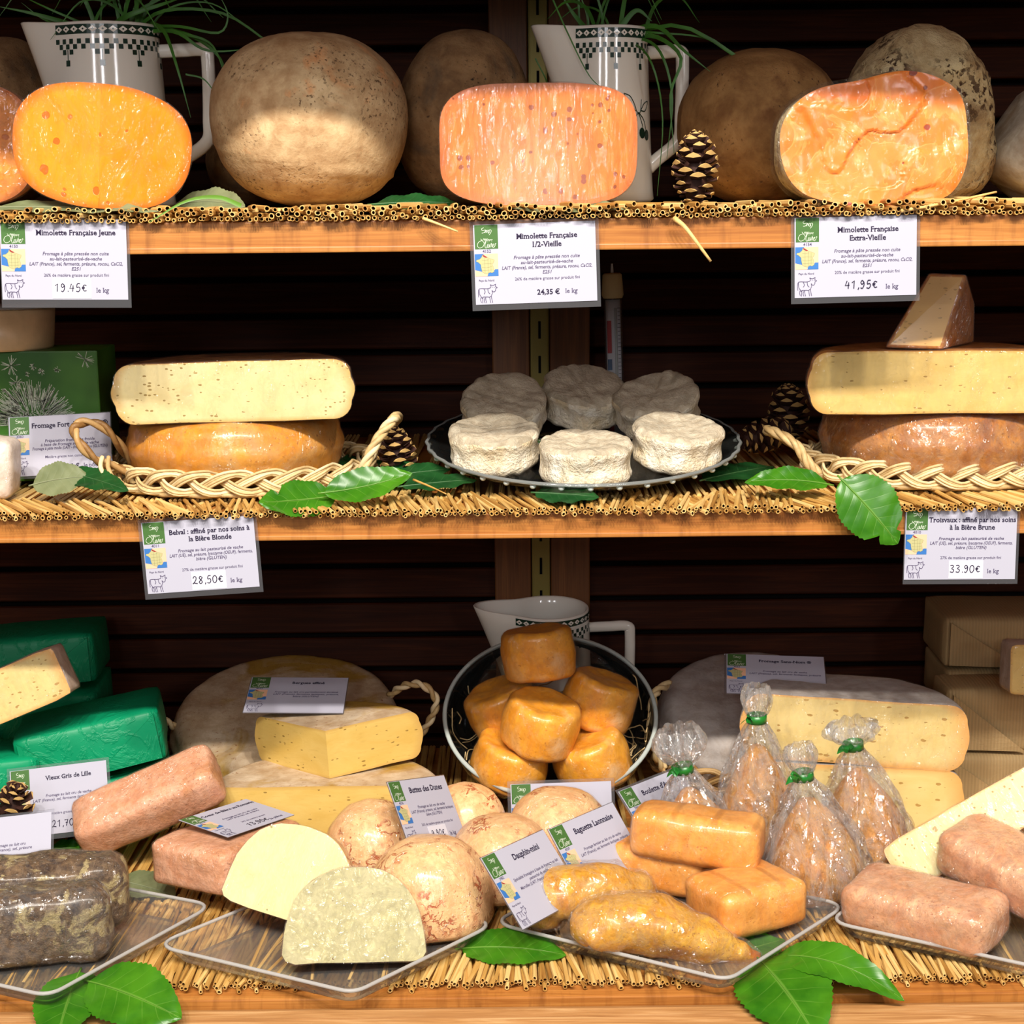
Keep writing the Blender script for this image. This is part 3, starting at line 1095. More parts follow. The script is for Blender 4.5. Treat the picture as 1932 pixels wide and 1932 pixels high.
def scale_mesh():
    bm = bmesh.new()
    L, wb, wt, th = .028, .006, .021, .0055
    prof = [(0, wb * .5, .001), (.35, wb, .0014), (.75, wt * .46, .002), (1.0, wt * .5, th * .5)]
    rows = []
    for f, w, h in prof:
        z = -.004 * sin(f * pi * .8) + .002 * f
        rows.append([bm.verts.new((L * f, a * w, z + b * h)) for a, b in ((-1, -.4), (-.6, .7), (0, 1), (.6, .7), (1, -.4), (0, -1))])
    for a, b in zip(rows, rows[1:]):
        for k in range(6):
            bm.faces.new((a[k], a[(k + 1) % 6], b[(k + 1) % 6], b[k]))
    tipv = bm.verts.new((L * 1.09, 0, .003))
    for k in range(6):
        bm.faces.new((rows[-1][k], rows[-1][(k + 1) % 6], tipv)).material_index = 1
    bmesh.ops.recalc_face_normals(bm, faces=bm.faces)
    return mesh_of(bm, 'scale', [MT['cone'], MT['cone_tip']])


SCALE = scale_mesh()


def pine_cone(label, loc, rot, H=.075, R=.029, n=64, seed=0):
    t = thing('pine_cone', label, 'pine cone', loc, rot, 'pine cones')
    prof = [(0, 0), (R * .3, .002), (R * .42, H * .2), (R * .4, H * .5), (R * .25, H * .8), (0, H * .95)]
    part('core', bm_lathe(prof, 10), MT['cone'], t, True)
    rr = random.Random(seed)
    for k in range(n):
        f = (k + .5) / n
        lv = f ** 1.05
        ang = k * 2.39996
        rad = R * (sin(pi * (.18 + .74 * lv)) ** .8)
        pitch = radians(-28 + 92 * lv + rr.uniform(-5, 5))
        sc = rad / .030 * (.85 if lv < .85 else .8) * rr.uniform(.92, 1.06)
        o = link('scale', SCALE, t)
        o.matrix_local = Matrix.Translation((0, 0, .004 + H * .86 * lv)) @ Matrix.Rotation(ang, 4, 'Z') @ Matrix.Rotation(-pitch, 4, 'Y') @ Matrix.Diagonal((sc, sc * .95, sc, 1))
    return t


def braid(t, path, turns, amp_v, amp_r, strands=3, canes=4, r=.0016, seg=150, gap=.0031, mat='wicker', closed=False):
    """path(u) -> (point, outward); plaited rim: each cane is a part"""
    for k in range(strands):
        ph = 2 * pi * k / strands
        for j in range(canes):
            pts = []
            for i in range(seg + 1):
                u = i / seg
                p, o = path(u)
                a = 2 * pi * turns * u + ph
                jj = (j - (canes - 1) / 2) * gap
                sl = cos(a)
                pts.append(p + Vector((0, 0, 1)) * (amp_v * sin(a) + jj * (.55 + .45 * abs(sl))) + o * (amp_r * sin(2 * a) + .001 * (j % 2)))
            part('cane', bm_tube(pts, r, 6), MT[mat], t, True)


def rope_loop(t, pts, r=.0028, strands=2, twist=5, off=.0026, mat='wicker_brown', seg=50, name='handle'):
    c = spline(pts, seg)
    h = t
    for k in range(strands):
        q = []
        for i, p in enumerate(c):
            tg = (c[min(i + 1, seg)] - c[max(i - 1, 0)]).normalized()
            n1 = tg.cross(Vector((.1, .9, .3))).normalized()
            n2 = tg.cross(n1)
            a = 2 * pi * (twist * i / seg + k / strands)
            q.append(p + (n1 * cos(a) + n2 * sin(a)) * off)
        part(name, bm_tube(q, r, 7), MT[mat], t, True)


# ------------------------------------------------------------------ jugs
def jug(label, loc, rot, H, rt, rb, spout, hw, fruit=False, group='decorated milk jugs'):
    t = thing('jug', label, 'jug', loc, rot, group)
    def fn(th, r, z):
        f = max(0, (z / H - .42) / .58)
        k = max(0, -cos(th)) ** 9
        return r + spout * k * f ** 1.25, z + (.004 * k * f ** 3)
    rad = lambda z: rb + (rt - rb) * (max(0, z) / H) ** .8
    pr = [(0, .001), (rb * .9, 0), (rb, .004)] + [(rad(H * k / 14), H * k / 14) for k in range(1, 14)] + [(rt, H - .001), (rt - .0015, H), (rt - .004, H - .002)] + [(rad(H * k / 10) - .005, H * k / 10) for k in range(9, 0, -2)] + [(rb - .008, .008), (0, .008)]
    part('body', bm_lathe(pr, 72, fn), MT['ceramic'], t, True)
    pts = spline([(rad(H * .86) - .004, 0, H * .86), (rt + hw * .5, 0, H * .865), (rt + hw * .93, 0, H * .865), (rt + hw, 0, H * .80), (rt + hw * .98, 0, H * .5), (rt + hw * .9, 0, H * .36), (rt + hw * .3, 0, H * .25), (rad(H * .2) - .004, 0, H * .2)], 44)
    part('handle', bm_tube(pts, .0075, 12, squash=(1, .8)), MT['ceramic'], t, True)
    def sp(th, z, off=.0005):
        r = rad(z)
        r2, z2 = fn(th, r, z)
        return Vector(((r2 + off) * cos(th), (r2 + off) * sin(th), z2))
    def quad(bm, a0, a1, z0, z1, m=0, off=.0005, n=1):
        for i in range(n):
            b0, b1 = a0 + (a1 - a0) * i / n, a0 + (a1 - a0) * (i + 1) / n
            flat_poly(bm, [sp(b0, z0, off), sp(b1, z0, off), sp(b1, z1, off), sp(b0, z1, off)], m)
    a0, a1 = -pi + .72, pi - .72
    bm = bmesh.new()
    quad(bm, a0, a1, H - .0135, H - .0035, 0, .0006, 60)
    nd = 26
    for k in range(nd):
        c = a0 + (k + .5) * (a1 - a0) / nd
        dw, zc, dh = .085, H - .0085, .0034
        flat_poly(bm, [sp(c - dw, zc, .0009), sp(c, zc - dh, .0009), sp(c + dw, zc, .0009), sp(c, zc + dh, .0009)], 1)
        flat_poly(bm, [sp(c - .022, zc, .0012), sp(c, zc - .0012, .0012), sp(c + .022, zc, .0012), sp(c, zc + .0012, .0012)], 0)
    part('rim_band', bm, [MT['ink_green'], MT['ceramic']], t)
    bm = bmesh.new()
    nc = 56
    da = (a1 - a0) / nc
    sq = .0052
    for c in range(nc):
        for rw in range(3):
            if rw < 2:
                on = (c + rw) % 2 == 0
            else:
                on = c % 8 in (2, 4) 
            if on:
                z1 = H - .0185 - rw * (sq + .0004)
                b = a0 + c * da
                quad(bm, b, b + da, z1 - sq, z1)
        if c % 8 == 3:
            b = a0 + (c + .5) * da
            z1 = H - .0185 - 2.2 * sq
            quad(bm, b - .008, b + .008, z1 - 2.2 * sq, z1)
            quad(bm, b - da * .55, b + da * .55, z1 - 3.3 * sq, z1 - 2.1 * sq)
    part('checker_print', bm, MT['ink_green'], t)
    if fruit:
        bm = bmesh.new()
        c0, z0 = radians(-48), H * .46
        def st(l, w=.0012):
            q = spline([Vector((a, 0, b)) for a, b in l], 14)
            for p1, p2 in zip(q, q[1:]):
                d = Vector((p2.x - p1.x, p2.z - p1.z))
                if d.length < 1e-9:
                    continue
                d.normalize()
                n2 = Vector((-d.y, d.x)) * w / 2
                f = lambda p, s: sp(c0 + (p.x + n2.x * s) / .055, z0 + p.z + n2.y * s, .0007)
                flat_poly(bm, [f(p1, 1), f(p1, -1), f(p2, -1), f(p2, 1)])
        for l in ([(-.022, .03), (-.012, .026), (-.004, .012), (-.016, .018), (-.022, .03)], [(.004, .012), (.012, .02), (.022, .022), (.014, .012), (.004, .012)], [(-.004, .012), (.002, .006), (.008, -.006)], [(0, .01), (.01, .002), (.014, -.008)], [(.006, .024), (.004, .012), (0, .008)], [(-.018, .006), (-.008, .004), (0, .01)]):
            st(l)
        for cx, cz in ((.006, -.012), (.016, -.014)):
            flat_poly(bm, [sp(c0 + (cx + .0055 * cos(a)) / .055, z0 + cz + .006 * sin(a), .0007) for a in [2 * pi * k / 12 for k in range(12)]])
        part('cherry_print', bm, MT['ink_green'], t)
    return t


def ribbon_bm(pts, w, face=Vector((0, -1, 0))):
    """flat grass blade that tapers to its tip"""
    bm = bmesh.new()
    n = len(pts)
    L = []
    for i, p in enumerate(pts):
        tg = (pts[min(i + 1, n - 1)] - pts[max(i - 1, 0)]).normalized()
        s = tg.cross(face)
        s = s.normalized() if s.length > 1e-5 else Vector((1, 0, 0))
        ww = w / 2 * (1 - (i / (n - 1)) ** 2) + .0002
        L.append((bm.verts.new(p + s * ww), bm.verts.new(p + face * (-.25 * ww)), bm.verts.new(p - s * ww)))
    for a, b in zip(L, L[1:]):
        bm.faces.new((a[0], a[1], b[1], b[0]))
        bm.faces.new((a[1], a[2], b[2], b[1]))
    return bm


def grass(label, base, blades, Y):
    t = thing('grass_bunch', label, 'grass', base, (0, 0, 0), 'grass in the jugs')
    for pts, w in blades:
        q = spline([Vector(p) - Vector(base) for p in pts], 16)
        part('blade', ribbon_bm(q, w), MT['grass'], t, True)
    return t


def tray(label, corners, z, rimh=.019, rc=.022, th=.004, flare=.011, group='clear serving trays'):
    """clear tray: corners are points on the shelf going round counter-clockwise"""
    cs = [Vector((c[0], c[1])) for c in corners]
    ctr = sum(cs, Vector((0, 0))) / len(cs)
    t = thing('serving_tray', label, 'tray', (ctr.x, ctr.y, z), (0, 0, 0), group)
    def outline(inset, r):
        out = []
        n = len(cs)
        for i in range(n):
            p0, p1, p2 = cs[i - 1], cs[i], cs[(i + 1) % n]
            a, b = (p0 - p1).normalized(), (p2 - p1).normalized()
            ang = a.angle(b)
            bis = (a + b).normalized()
            q = p1 + bis * (inset / sin(ang / 2))
            rr = max(r - inset * .3, .004)
            tl = rr / tan(ang / 2)
            s, e = q + a * tl, q + b * tl
            for k in range(7):
                f = k / 6
                out.append(((1 - f) ** 2 * s + 2 * f * (1 - f) * q + f * f * e) - ctr)
        return out
    bm = bmesh.new()
    lv = [(outline(flare + .004, rc), 0.0), (outline(flare, rc), .002), (outline(0, rc), rimh), (outline(.0015, rc), rimh + .001), (outline(th * .8, rc), rimh), (outline(flare + .003, rc), th)]
    rows = [[bm.verts.new((p.x, p.y, zz)) for p in o] for o, zz in lv]
    n = len(rows[0])
    bm.faces.new(list(reversed(rows[0])))
    for a, b in zip(rows, rows[1:]):
        for k in range(n):
            bm.faces.new((a[k], a[(k + 1) % n], b[(k + 1) % n], b[k]))
    bm.faces.new(rows[-1])
    bmesh.ops.recalc_face_normals(bm, faces=bm.faces)
    part('tray_body', bm, MT['acrylic'], t)
    o = outline(.001, rc)
    pts = [Vector((p.x, p.y, rimh)) for p in o]
    part('rim', bm_tube(pts + [pts[0], pts[1]], .0021, 6, False), MT['acrylic_rim'], t, True)
    return t


# ================================================================== SETTING: back wall, post, shelves
wall = set_struct(bpy.data.objects.new('wall_back', None))
COL.objects.link(wall)
part('backing', bm_box(2.4, .01, 1.7, (0, WALL + .03, -.35)), MT['void'], wall)
_slat = mesh_of(bm_box(2.4, .016, .043, (0, 0, 0), .002, 1), 'slat', MT['slat'])
zz = .44
while zz > -1.0:
    o = link('slat', _slat, wall)
    o.location = (rnd.uniform(-.3, .3) * .2, WALL, zz)
    o.rotation_euler = (radians(-7), 0, 0)
    zz -= .0515
post = set_struct(bpy.data.objects.new('trim_1', None))
COL.objects.link(post)
pc = P(1018, 700, WALL - .02)
for s, w, off in ((-1, .052, -.040), (1, .056, .042)):
    o = part('plank', bm_box(w, .018, 1.5, (0, 0, 0), .0015, 1), MT['post'], post)
    o.location = (pc.x + off, WALL - .022, -.2)
rail = part('slotted_rail', bm_box(.026, .016, 1.5, (0, 0, 0), .003, 2), MT['brass'], post, loc=(pc.x, WALL - .026, -.2))
sb = bmesh.new()
zz = -.74
while zz < .74:
    join_bm(sb, bm_box(.0036, .001, .024, (0, -.0084, zz)))
    zz += .048
so = part('slot', sb, MT['void'], rail)
so['kind'] = 'stuff'
top = set_struct(link('ceiling', mesh_of(bm_box(2.4, .88, .03, (0, .160, .335), .002, 1), 'ceiling', MT['board'])))

Y1 = -.05                                          # the upper shelf stands a little further forward
BZ1 = P(966, 413, Y1).z
BB1 = P(966, 473, Y1).z
BZ2 = P(966, 968, 0).z
BB2 = P(966, 1016, 0).z


def board(label, zt, zb, y0, lip=True):
    t = thing('shelf_board', label, 'shelf', (0, y0, zb), (0, 0, 0), 'pine shelf boards')
    part('plank', bm_box(2.3, WALL - y0 - .03, (zt - zb) * .9, (0, (WALL - y0 - .03) / 2 + .002, (zt - zb) * .55), .002, 2), MT['board'], t)
    if lip:
        part('edge_strip', bm_box(2.3, .012, (zt - zb) * .2, (0, .006, (zt - zb) * .1), .0015, 2), MT['board'], t)
    return t


board('upper pine shelf board carrying the orange cheeses and jugs', BZ1, BB1, Y1)
board('middle pine shelf board under the wicker baskets and the glass plate', BZ2, BB2, 0)
BZ3 = Z3 - .011
t = board('wide bottom pine shelf board under the clear trays', BZ3, BZ3 - .028, -.178, False)
# moulded front rail of the display
prof = [(-.182, -.012), (-.187, -.005), (-.196, -.002), (-.208, -.0035), (-.2085, -.006), (-.2105, -.006), (-.211, -.0035), (-.226, -.006), (-.240, -.013), (-.247, -.026), (-.249, -.05), (-.249, -.12), (-.182, -.12)]
bm = bmesh.new()
rows = [[bm.verts.new((x, y, BZ3 + z)) for y, z in prof] for x in (-1.15, 1.15)]
for k in range(len(prof)):
    k2 = (k + 1) % len(prof)
    bm.faces.new((rows[0][k], rows[0][k2], rows[1][k2], rows[1][k]))
bm.faces.new(rows[0])
bm.faces.new(list(reversed(rows[1])))
bmesh.ops.recalc_face_normals(bm, faces=bm.faces)
tag(link('front_rail', mesh_of(bm, 'front_rail', MT['rail_wood'])), 'grooved pale pine rail along the bottom edge of the display', 'rail')

# ================================================================== PRICE CARDS
D1 = ['Fromage à pâte pressée non cuite', 'au-lait-pasteurisé-de-vache', 'LAIT (France), sel, ferments, présure, rocou, CaCl2,', 'E251']
D2 = ['Fromage au lait pasteurisé de vache', 'LAIT (UE), sel, présure, lysozyme (OEUF), ferments,', 'bière (GLUTEN)']
CY = -.0022


def hung(px, py, roll, y=CY):
    p = P(px, py, y)
    return (p.x, p.y, p.z), (-3, roll, 0)


l, r = hung(121, 490, 0.6, Y1 + CY)
price_card('price card reading Mimolette Française Jeune, hung under the bright yellow-orange cut cheese', l, r, 'Mimolette Française Jeune', D1, '26% de matière grasse sur produit fini', hand='19.45€', code='4150', margins=(.001, .003, .001, .008))
l, r = hung(1010, 496, -1.5, Y1 + CY)
price_card('price card reading 1/2-Vieille, hung at the middle of the upper shelf', l, r, ['Mimolette Française', '1/2-Vieille'], D1, '26% de matière grasse sur produit fini', price='24,35 €', code='4152', w=.121)
l, r = hung(1614, 484, -1.0, Y1 + CY)
price_card('price card reading Extra-Vieille, hung under the crumbly orange piece on the right', l, r, ['Mimolette Française', 'Extra-Vieille'], D1, '20% de matière grasse sur produit fini', hand='41,95€', code='4154', w=.121, sticker=False)
l, r = hung(379, 1046, -3.4)
l = (l[0], -.004, l[2])
price_card('tilted price card reading Belval, hung on the middle shelf below the left basket', l, r, ['Belval : affiné par nos soins à', 'la Bière Blonde'], D2, '27% de matière grasse sur produit fini', hand='28,50€', code='4011', w=.119, h=.0765)
l, r = hung(1812, 1026, .3)
price_card('price card reading Troisvaux, hung on the middle shelf below the right basket', l, r, ['Troisvaux : affiné par nos soins', 'à la Bière Brune'], D2, '27% de matière grasse sur produit fini', hand='33.90€', code='4010', w=.118, h=.0765, margins=(.001, .003, .001, .005))
p = P(114, 839, .145)
price_card('price card reading Fromage Fort de Béthune, leaning on the green carton', p, (-14, -2.5, 0), 'Fromage Fort de Béthune®', ['Préparation fromagère froide', 'à base de fromage au lait de vache', 'Fromage à pâte molle (LAIT - France), bière (GLUTEN)'], 'Matière grasse non communiquée', price='7,95 €', unit='le pôt', code='3060', w=.116, h=.068, margins=(.001, .001, .001, .003), tsize=.0078)
p = P(113, 1508, .165)
price_card('price card reading Vieux Gris de Lille, standing before the green packages', p, (-22, -6.5, 0), 'Vieux Gris de Lille', ['Fromage au lait cru de vache', 'LAIT (France), sel, ferments lactiques, présure', '', ''], '30% de matière grasse dans le produit fini', hand='21,70€', code='4298', w=.118, h=.080, sticker=False)
p = P(0, 1606, .06)
price_card('bright reflecting card behind the grey mouldy cheeses at the left edge', p, (-34, -6, 0), '', ['Fromage au lait cru', 'LAIT (France), sel, présure'], '', w=.118, h=.078, full=False, margins=(.003, .003, .003, .003))
price_card('price card lying flat on the lower pink block', (-.3202, .083, -.6915), (-88, 5, 55), 'Coeur de Bière au Romarin', ['Fromage au lait cru de vache', 'LAIT (France), sel, présure'], '29% de matière grasse', hand='13,90€', unit='la pièce', sticker=False, code='4213', w=.108, h=.078, margins=(0, 0, 0, 0))
price_card('price card reading Buttes des Dunes, standing among the peach domes', P(806, 1530, .075), (-31.8, 13.9, 58.3), 'Buttes des Dunes', ['Fromage au lait cru de vache', 'LAIT (France), présure, sel, ferments lactiques,', 'bière (GLUTEN)'], '26% de matière grasse sur produit fini', hand='9,90€', code='4036', w=.116, h=.078, margins=(.001, .001, .001, .001), tsize=.0095)
price_card('price card reading Baguette Laonnaise, behind the stacked apricot bars', (.0932, .022, -.7081), (-38.8, 3.3, 51.7), 'Baguette Laonnaise', ['Fromage fermier au lait cru de vache', 'LAIT (France), sel, ferments lactiques, présure'], '', code='4039', w=.124, h=.083, margins=(.001, .001, .001, .001), tsize=.0095)
price_card('price card reading Dauphin-mini, propped beside the foremost peach dome', (.0183, -.0811, -.6962), (-40.9, 5.7, 57.6), 'Dauphin-mini', ['Spécialité fromagère à base de fromage au lait', 'pasteurisé de vache', 'Maroilles (LAIT, France), sel, persil, poivre'], '', code='3982', w=.124, h=.083, margins=(.001, .001, .001, .001), tsize=.0095)
price_card("price card reading Boulette d'Avesnes, half hidden by the leftmost cellophane bag", (.1868, .2091, -.7334), (-44.1, 1.0, 46.6), "Boulette d'Avesnes", ['Fromage au lait de vache'], '', code='3981', w=.12, h=.080, margins=(.003, .003, .003, .003), tsize=.0095)
p = P(1060, 1538, .215)
price_card('price card almost hidden behind the rearmost middle peach dome', p, (-14, -1.5, 0), '', ['Fromage au lait de vache'], '', code='', w=.125, h=.08, margins=(.004, .004, .004, .004))
price_card('price card reading Bergues affiné, lying on the big ochre-white wheel', (-.2752, .2852, -.6085), (-75.4, 1.2, 0.8), 'Bergues affiné', ['Fromage au lait cru partiellement écrémé', 'LAIT (France), ferments lactiques, présure,', 'bière (GLUTEN)'], '', code='4033', w=.124, h=.083, margins=(.001, .001, .001, .001))
price_card('price card reading Fromage Sans-Nom, lying on the big grey-white wheel', (.3335, .2961, -.5915), (-70, .6, -7.0), 'Fromage Sans-Nom ®', ['Fromage au lait cru de vache', 'LAIT (France), sel, ferments lactiques, présure'], '', code='4061', w=.124, h=.083, margins=(.003, .001, .001, .001))
p = P(1081, 842, .20)
price_card('small card lying in the middle of the ring of white cheeses on the glass plate', (p.x, p.y, p.z), (-78, 0, 45), '', [], '', w=.07, h=.07, margins=(.001, .001, .001, .001))
bpy.data.objects.remove(_fo)

# ================================================================== STRAW MATS
def straw_variants(L, ro=.0025, ri=.0015):
    out = []
    for k in range(6):
        bm = bmesh.new()
        rr = random.Random(k)
        a, b = ro * rr.uniform(.85, 1.12), ri * rr.uniform(.85, 1.15)
        n = 7
        ringo = lambda y, r, sq: [bm.verts.new((r * cos(2 * pi * i / n), y, r * sq * sin(2 * pi * i / n))) for i in range(n)]
        sq = rr.uniform(.75, 1)
        f0, f1 = ringo(0, a, sq), ringo(L * rr.uniform(.85, 1), a * .95, sq)
        g0, g1 = ringo(0, b, sq), ringo(.012, b * .9, sq)
        for i in range(n):
            j = (i + 1) % n
            bm.faces.new((f0[i], f0[j], f1[j], f1[i]))
            bm.faces.new((g0[i], g0[j], f0[j], f0[i]))
            bm.faces.new((g1[i], g1[j], g0[j], g0[i])).material_index = 1
        bm.faces.new(g1).material_index = 1
        bmesh.ops.recalc_face_normals(bm, faces=bm.faces)
        out.append(mesh_of(bm, 'straw', [MT['straw'], MT['straw_in']]))
    return out


def straw_layer(t, z, y0, n, x0, x1, vs, yaw, seed, jit=.006, droop=0.0, keep=None, zj=.0016):
    rr = random.Random(seed)
    joined = bmesh.new()
    for k in range(n):
        x = x0 + (x1 - x0) * (k + .5) / n + rr.uniform(-.002, .002)
        M = Matrix.Translation((x, y0 + rr.uniform(-jit, jit), z + rr.uniform(-zj, zj))) @ Euler((radians(droop * rr.uniform(-.3, .35)), rr.uniform(0, 6), radians(yaw(x) + rr.gauss(0, 4))), 'YXZ').to_matrix().to_4x4()
        me = rr.choice(vs)
        if keep is None or k in keep:
            o = link('straw', me, t)
            o.matrix_local = M
        else:
            b = bmesh.new()
            b.from_mesh(me)
            join_bm(joined, b, M)
    if joined.verts:
        o = part('under_straws', joined, [MT['straw'], MT['straw_in']], t)
        o['kind'] = 'stuff'
    else:
        joined.free()


def underlay(t, y0, y1, z, n, seed, r=.0024):
    rr = random.Random(seed)
    bm = bmesh.new()
    for k in range(n):
        x = -1.0 + 2.0 * (k + .5) / n
        a, b = x + rr.uniform(-.004, .004), x + rr.uniform(-.02, .02)
        join_bm(bm, bm_tube([(a, y0, z - r), (b, y1, z - r)], r * rr.uniform(.8, 1.1), 5))
    o = part('woven_straws', bm, MT['straw'], t)
    o['kind'] = 'stuff'


V0 = straw_variants(.10, .0030, .0020)
V1 = straw_variants(.10)
V3 = straw_variants(.22, .0026, .0015)
m1 = thing('straw_mat', 'straw mat with cut reed ends along the upper shelf', 'straw mat', (0, 0, 0), (0, 0, 0), 'straw mats')
underlay(m1, Y1 + .05, WALL - .04, -.001, 330, 1)
straw_layer(m1, -.0030, Y1 - .008, 135, -.60, .60, V0, lambda x: 18 * sin(x * 14) + 8, 2, .007, 3, zj=.0025)
straw_layer(m1, -.0078, Y1 - .010, 130, -.60, .60, V0, lambda x: -14 * sin(x * 11), 3, .006, 2, zj=.002)
straw_layer(m1, -.0122, Y1 - .007, 230, -.62, .62, V1, lambda x: 6 * sin(x * 9), 4, .004, 0, keep=(), zj=.001)
m2 = thing('straw_mat', 'straw mat of slanting reeds along the middle shelf', 'straw mat', (0, 0, 0), (0, 0, 0), 'straw mats')
underlay(m2, .07, WALL - .04, Z2 - .002, 330, 5)
straw_layer(m2, Z2 - .0030, -.011, 215, -.61, .61, V1, lambda x: (30 if x < -.32 else 14 if x < .05 else -8 if x < .3 else 16) + 5 * sin(x * 23), 6, .006, 4, zj=.0018)
straw_layer(m2, Z2 - .0068, -.014, 80, -.60, .60, V1, lambda x: 18 * sin(x * 8), 7, .004, 2, zj=.0008)
straw_layer(m2, Z2 - .0072, -.006, 200, -.62, .62, V1, lambda x: 10, 8, .003, 0, keep=(), zj=.0005)
m3 = thing('straw_mat', 'straw mat under the clear trays on the bottom shelf', 'straw mat', (0, 0, 0), (0, 0, 0), 'straw mats')
underlay(m3, .02, WALL - .04, Z3 - .003, 400, 9)
straw_layer(m3, Z3 - .0028, -.160, 235, -.60, .60, V3, lambda x: 9 * sin(x * 7) + 4 * sin(x * 31), 10, .007, 1.0, zj=.0012)
straw_layer(m3, Z3 - .0074, -.164, 60, -.58, .58, V3, lambda x: 10 * sin(x * 17), 11, .005, 1.0, zj=.0008)
straw_layer(m3, Z3 - .0078, -.155, 240, -.62, .62, V3, lambda x: 0, 12, .003, 0, keep=(), zj=.0005)
for lab, pts, w in (('long loose straw hanging down the front of the upper shelf', [P(1272, 412, Y1 - .012), P(1292, 428, Y1 - .022), P(1318, 462, Y1 - .026), P(1341, 493, Y1 - .024)], .0028),
                    ('thin loose straw poking out below the mat left of the middle wrapped half', [P(798, 412, Y1 - .012), P(820, 420, Y1 - .018), P(864, 437, Y1 - .02)], .0018),
                    ('pale loose straw slanting beside the left pine cone', [P(780, 905, .05), P(812, 918, .03), P(842, 932, .012)], .0014),
                    ('loose straws jutting up at the right end of the upper mat', [P(1700, 398, Y1 - .008), P(1790, 382, Y1 - .004), P(1880, 362, Y1 + .01)], .002)):
    bm = bm_tube([q for q in spline(pts, 10)], [w * (1 - .5 * k / 10) for k in range(11)], 6)
    tag(link('loose_straw', mesh_of(bm, 'loose_straw', MT['straw'], True)), lab, 'straw', 'loose straws')

# ================================================================== UPPER SHELF
def ball(label, px0, px1, py0, py1, y, mat, rot=(0, 0, 0), e=(.9, .95), amp=.002, seed=0, ry=None, group='whole round cheeses', extra=None, name='cheese_ball'):
    y += Y1
    c = P((px0 + px1) / 2, (py0 + py1) / 2, y)
    s = S(y, c.z)
    rx, rz = (px1 - px0) / 2 * s, (py1 - py0) / 2 * s
    bm = bm_superq(rx, ry or rx, rz, e[0], e[1], 72, 44)
    wobble(bm, amp, 18, seed)
    wobble(bm, amp * .35, 70, seed + 5)
    if extra:
        extra(bm)
    return cheese(name, label, 'cheese', bm, c, rot, mat, group=group)


def seam(bm):
    for v in bm.verts:
        k = abs(v.co.z * .95 + v.co.x * .12 - v.co.y * .06 + .040)
        if k < .004:
            v.co *= 1 + .022 * (1 - k / .004)


ball('big round cheese lit from the front, left of centre on the upper shelf', 400, 771, 66, 390, .155, MT['r_ball'], (0, 4, 0), amp=.0022, seed=1, extra=seam)
ball('round dark cheese behind, between the lit ball and the middle wrapped half', 748, 1000, 64, 386, .26, MT['r_ball_dark'], (0, 6, 0), amp=.003, seed=2)
ball('brown round cheese behind the standing pine cone', 1279, 1586, 95, 386, .21, MT['r_ball_brown'], (0, 2, 0), amp=.003, seed=3, e=(.95, .95))
ball('dim round cheese behind the spout of the left jug', -110, 122, 76, 386, .36, MT['r_ball_dark'], (0, 0, 0), amp=.003, seed=4)
ball('dim round cheese far behind the lit ball, low by the left jug handle', 392, 600, 205, 386, .33, MT['r_ball_dark'], amp=.003, seed=8)


def halfball(label, px0, px1, py0, py1, y, cuts, rmat, pmat, wrap, rot=(0, 0, 0), e=(.75, .85), amp=.0015, seed=0, disp=None, ry=None, extra=None, name='cut_cheese_ball', group='cut round cheeses', back=True, wamp=.0008, thick=.0012):
    y += Y1
    c = P((px0 + px1) / 2, (py0 + py1) / 2, y)
    s = S(y, c.z)
    rx, rz = (px1 - px0) / 2 * s, (py1 - py0) / 2 * s
    bm = bm_superq(rx, ry or rx * .9, rz, e[0], e[1], 80, 44)
    wobble(bm, amp, 22, seed)
    if extra:
        extra(bm, rx, rz)
    return cheese(name, label, 'cheese', bm, c, rot, rmat, cuts, pmat, wrap, thick, group, disp, wamp=wamp)


nA, nB = (-sin(radians(10)), -cos(radians(10)), 0.0), (sin(radians(33)), -cos(radians(33)), .03)
halfball('bright yellow-orange wrapped cheese cut to a ridge, at left of the upper shelf', 15, 362, 160, 391, -.004, [((.0, -.002, 0), nA), ((.0, -.002, 0), nB)], MT['r_orange'], MT['p_young'], MT['wrap'], (0, 7, 0), (.78, .8), ry=.085, seed=1)
halfball('orange cut cheese running out of the photo at the left edge of the upper shelf', -190, 62, 160, 385, .10, [((0, -.012, 0), (.25, -1, .05))], MT['r_orange'], MT['p_young'], MT['wrap_heavy'], (0, 0, 0), (.7, .8), ry=.085, seed=2)


def lump(bm, rx, rz):
    for v in bm.verts:
        v.co.z *= 1 + .13 * v.co.x / rx


halfball('flat-topped half cheese in shiny film at the middle of the upper shelf', 829, 1201, 160, 386, .035, [((0, -.012, 0), (-.05, -1, .10))], MT['r_orange'], MT['p_half'], MT['wrap_fan'], (0, 1, 0), (.55, .7), ry=.075, seed=3)
cr = lambda q: .003 * noise.noise(q * 16) + .0012 * noise.noise(q * 60 + Vector((3, 1, 2))) + (.0035 if noise.noise(q * 20 + Vector((9, 2, 4))) > .1 else 0)
halfball('crumbly aged orange piece in film at right of the upper shelf', 1464, 1824, 148, 388, .05, [((0, -.012, 0), (.06, -1, .06))], MT['r_rough'], MT['p_old'], MT['wrap'], (0, -4, 0), (.7, .75), .004, 4, cr, .07, lump, wamp=.0015, thick=.004)
c = P(1738, 224, .2 + Y1)


def dome(bm):
    for v in bm.verts:
        f = (v.co.z + .095) / .19
        v.co.x *= 1.12 - .38 * f ** 2
        v.co.x -= .012 * f


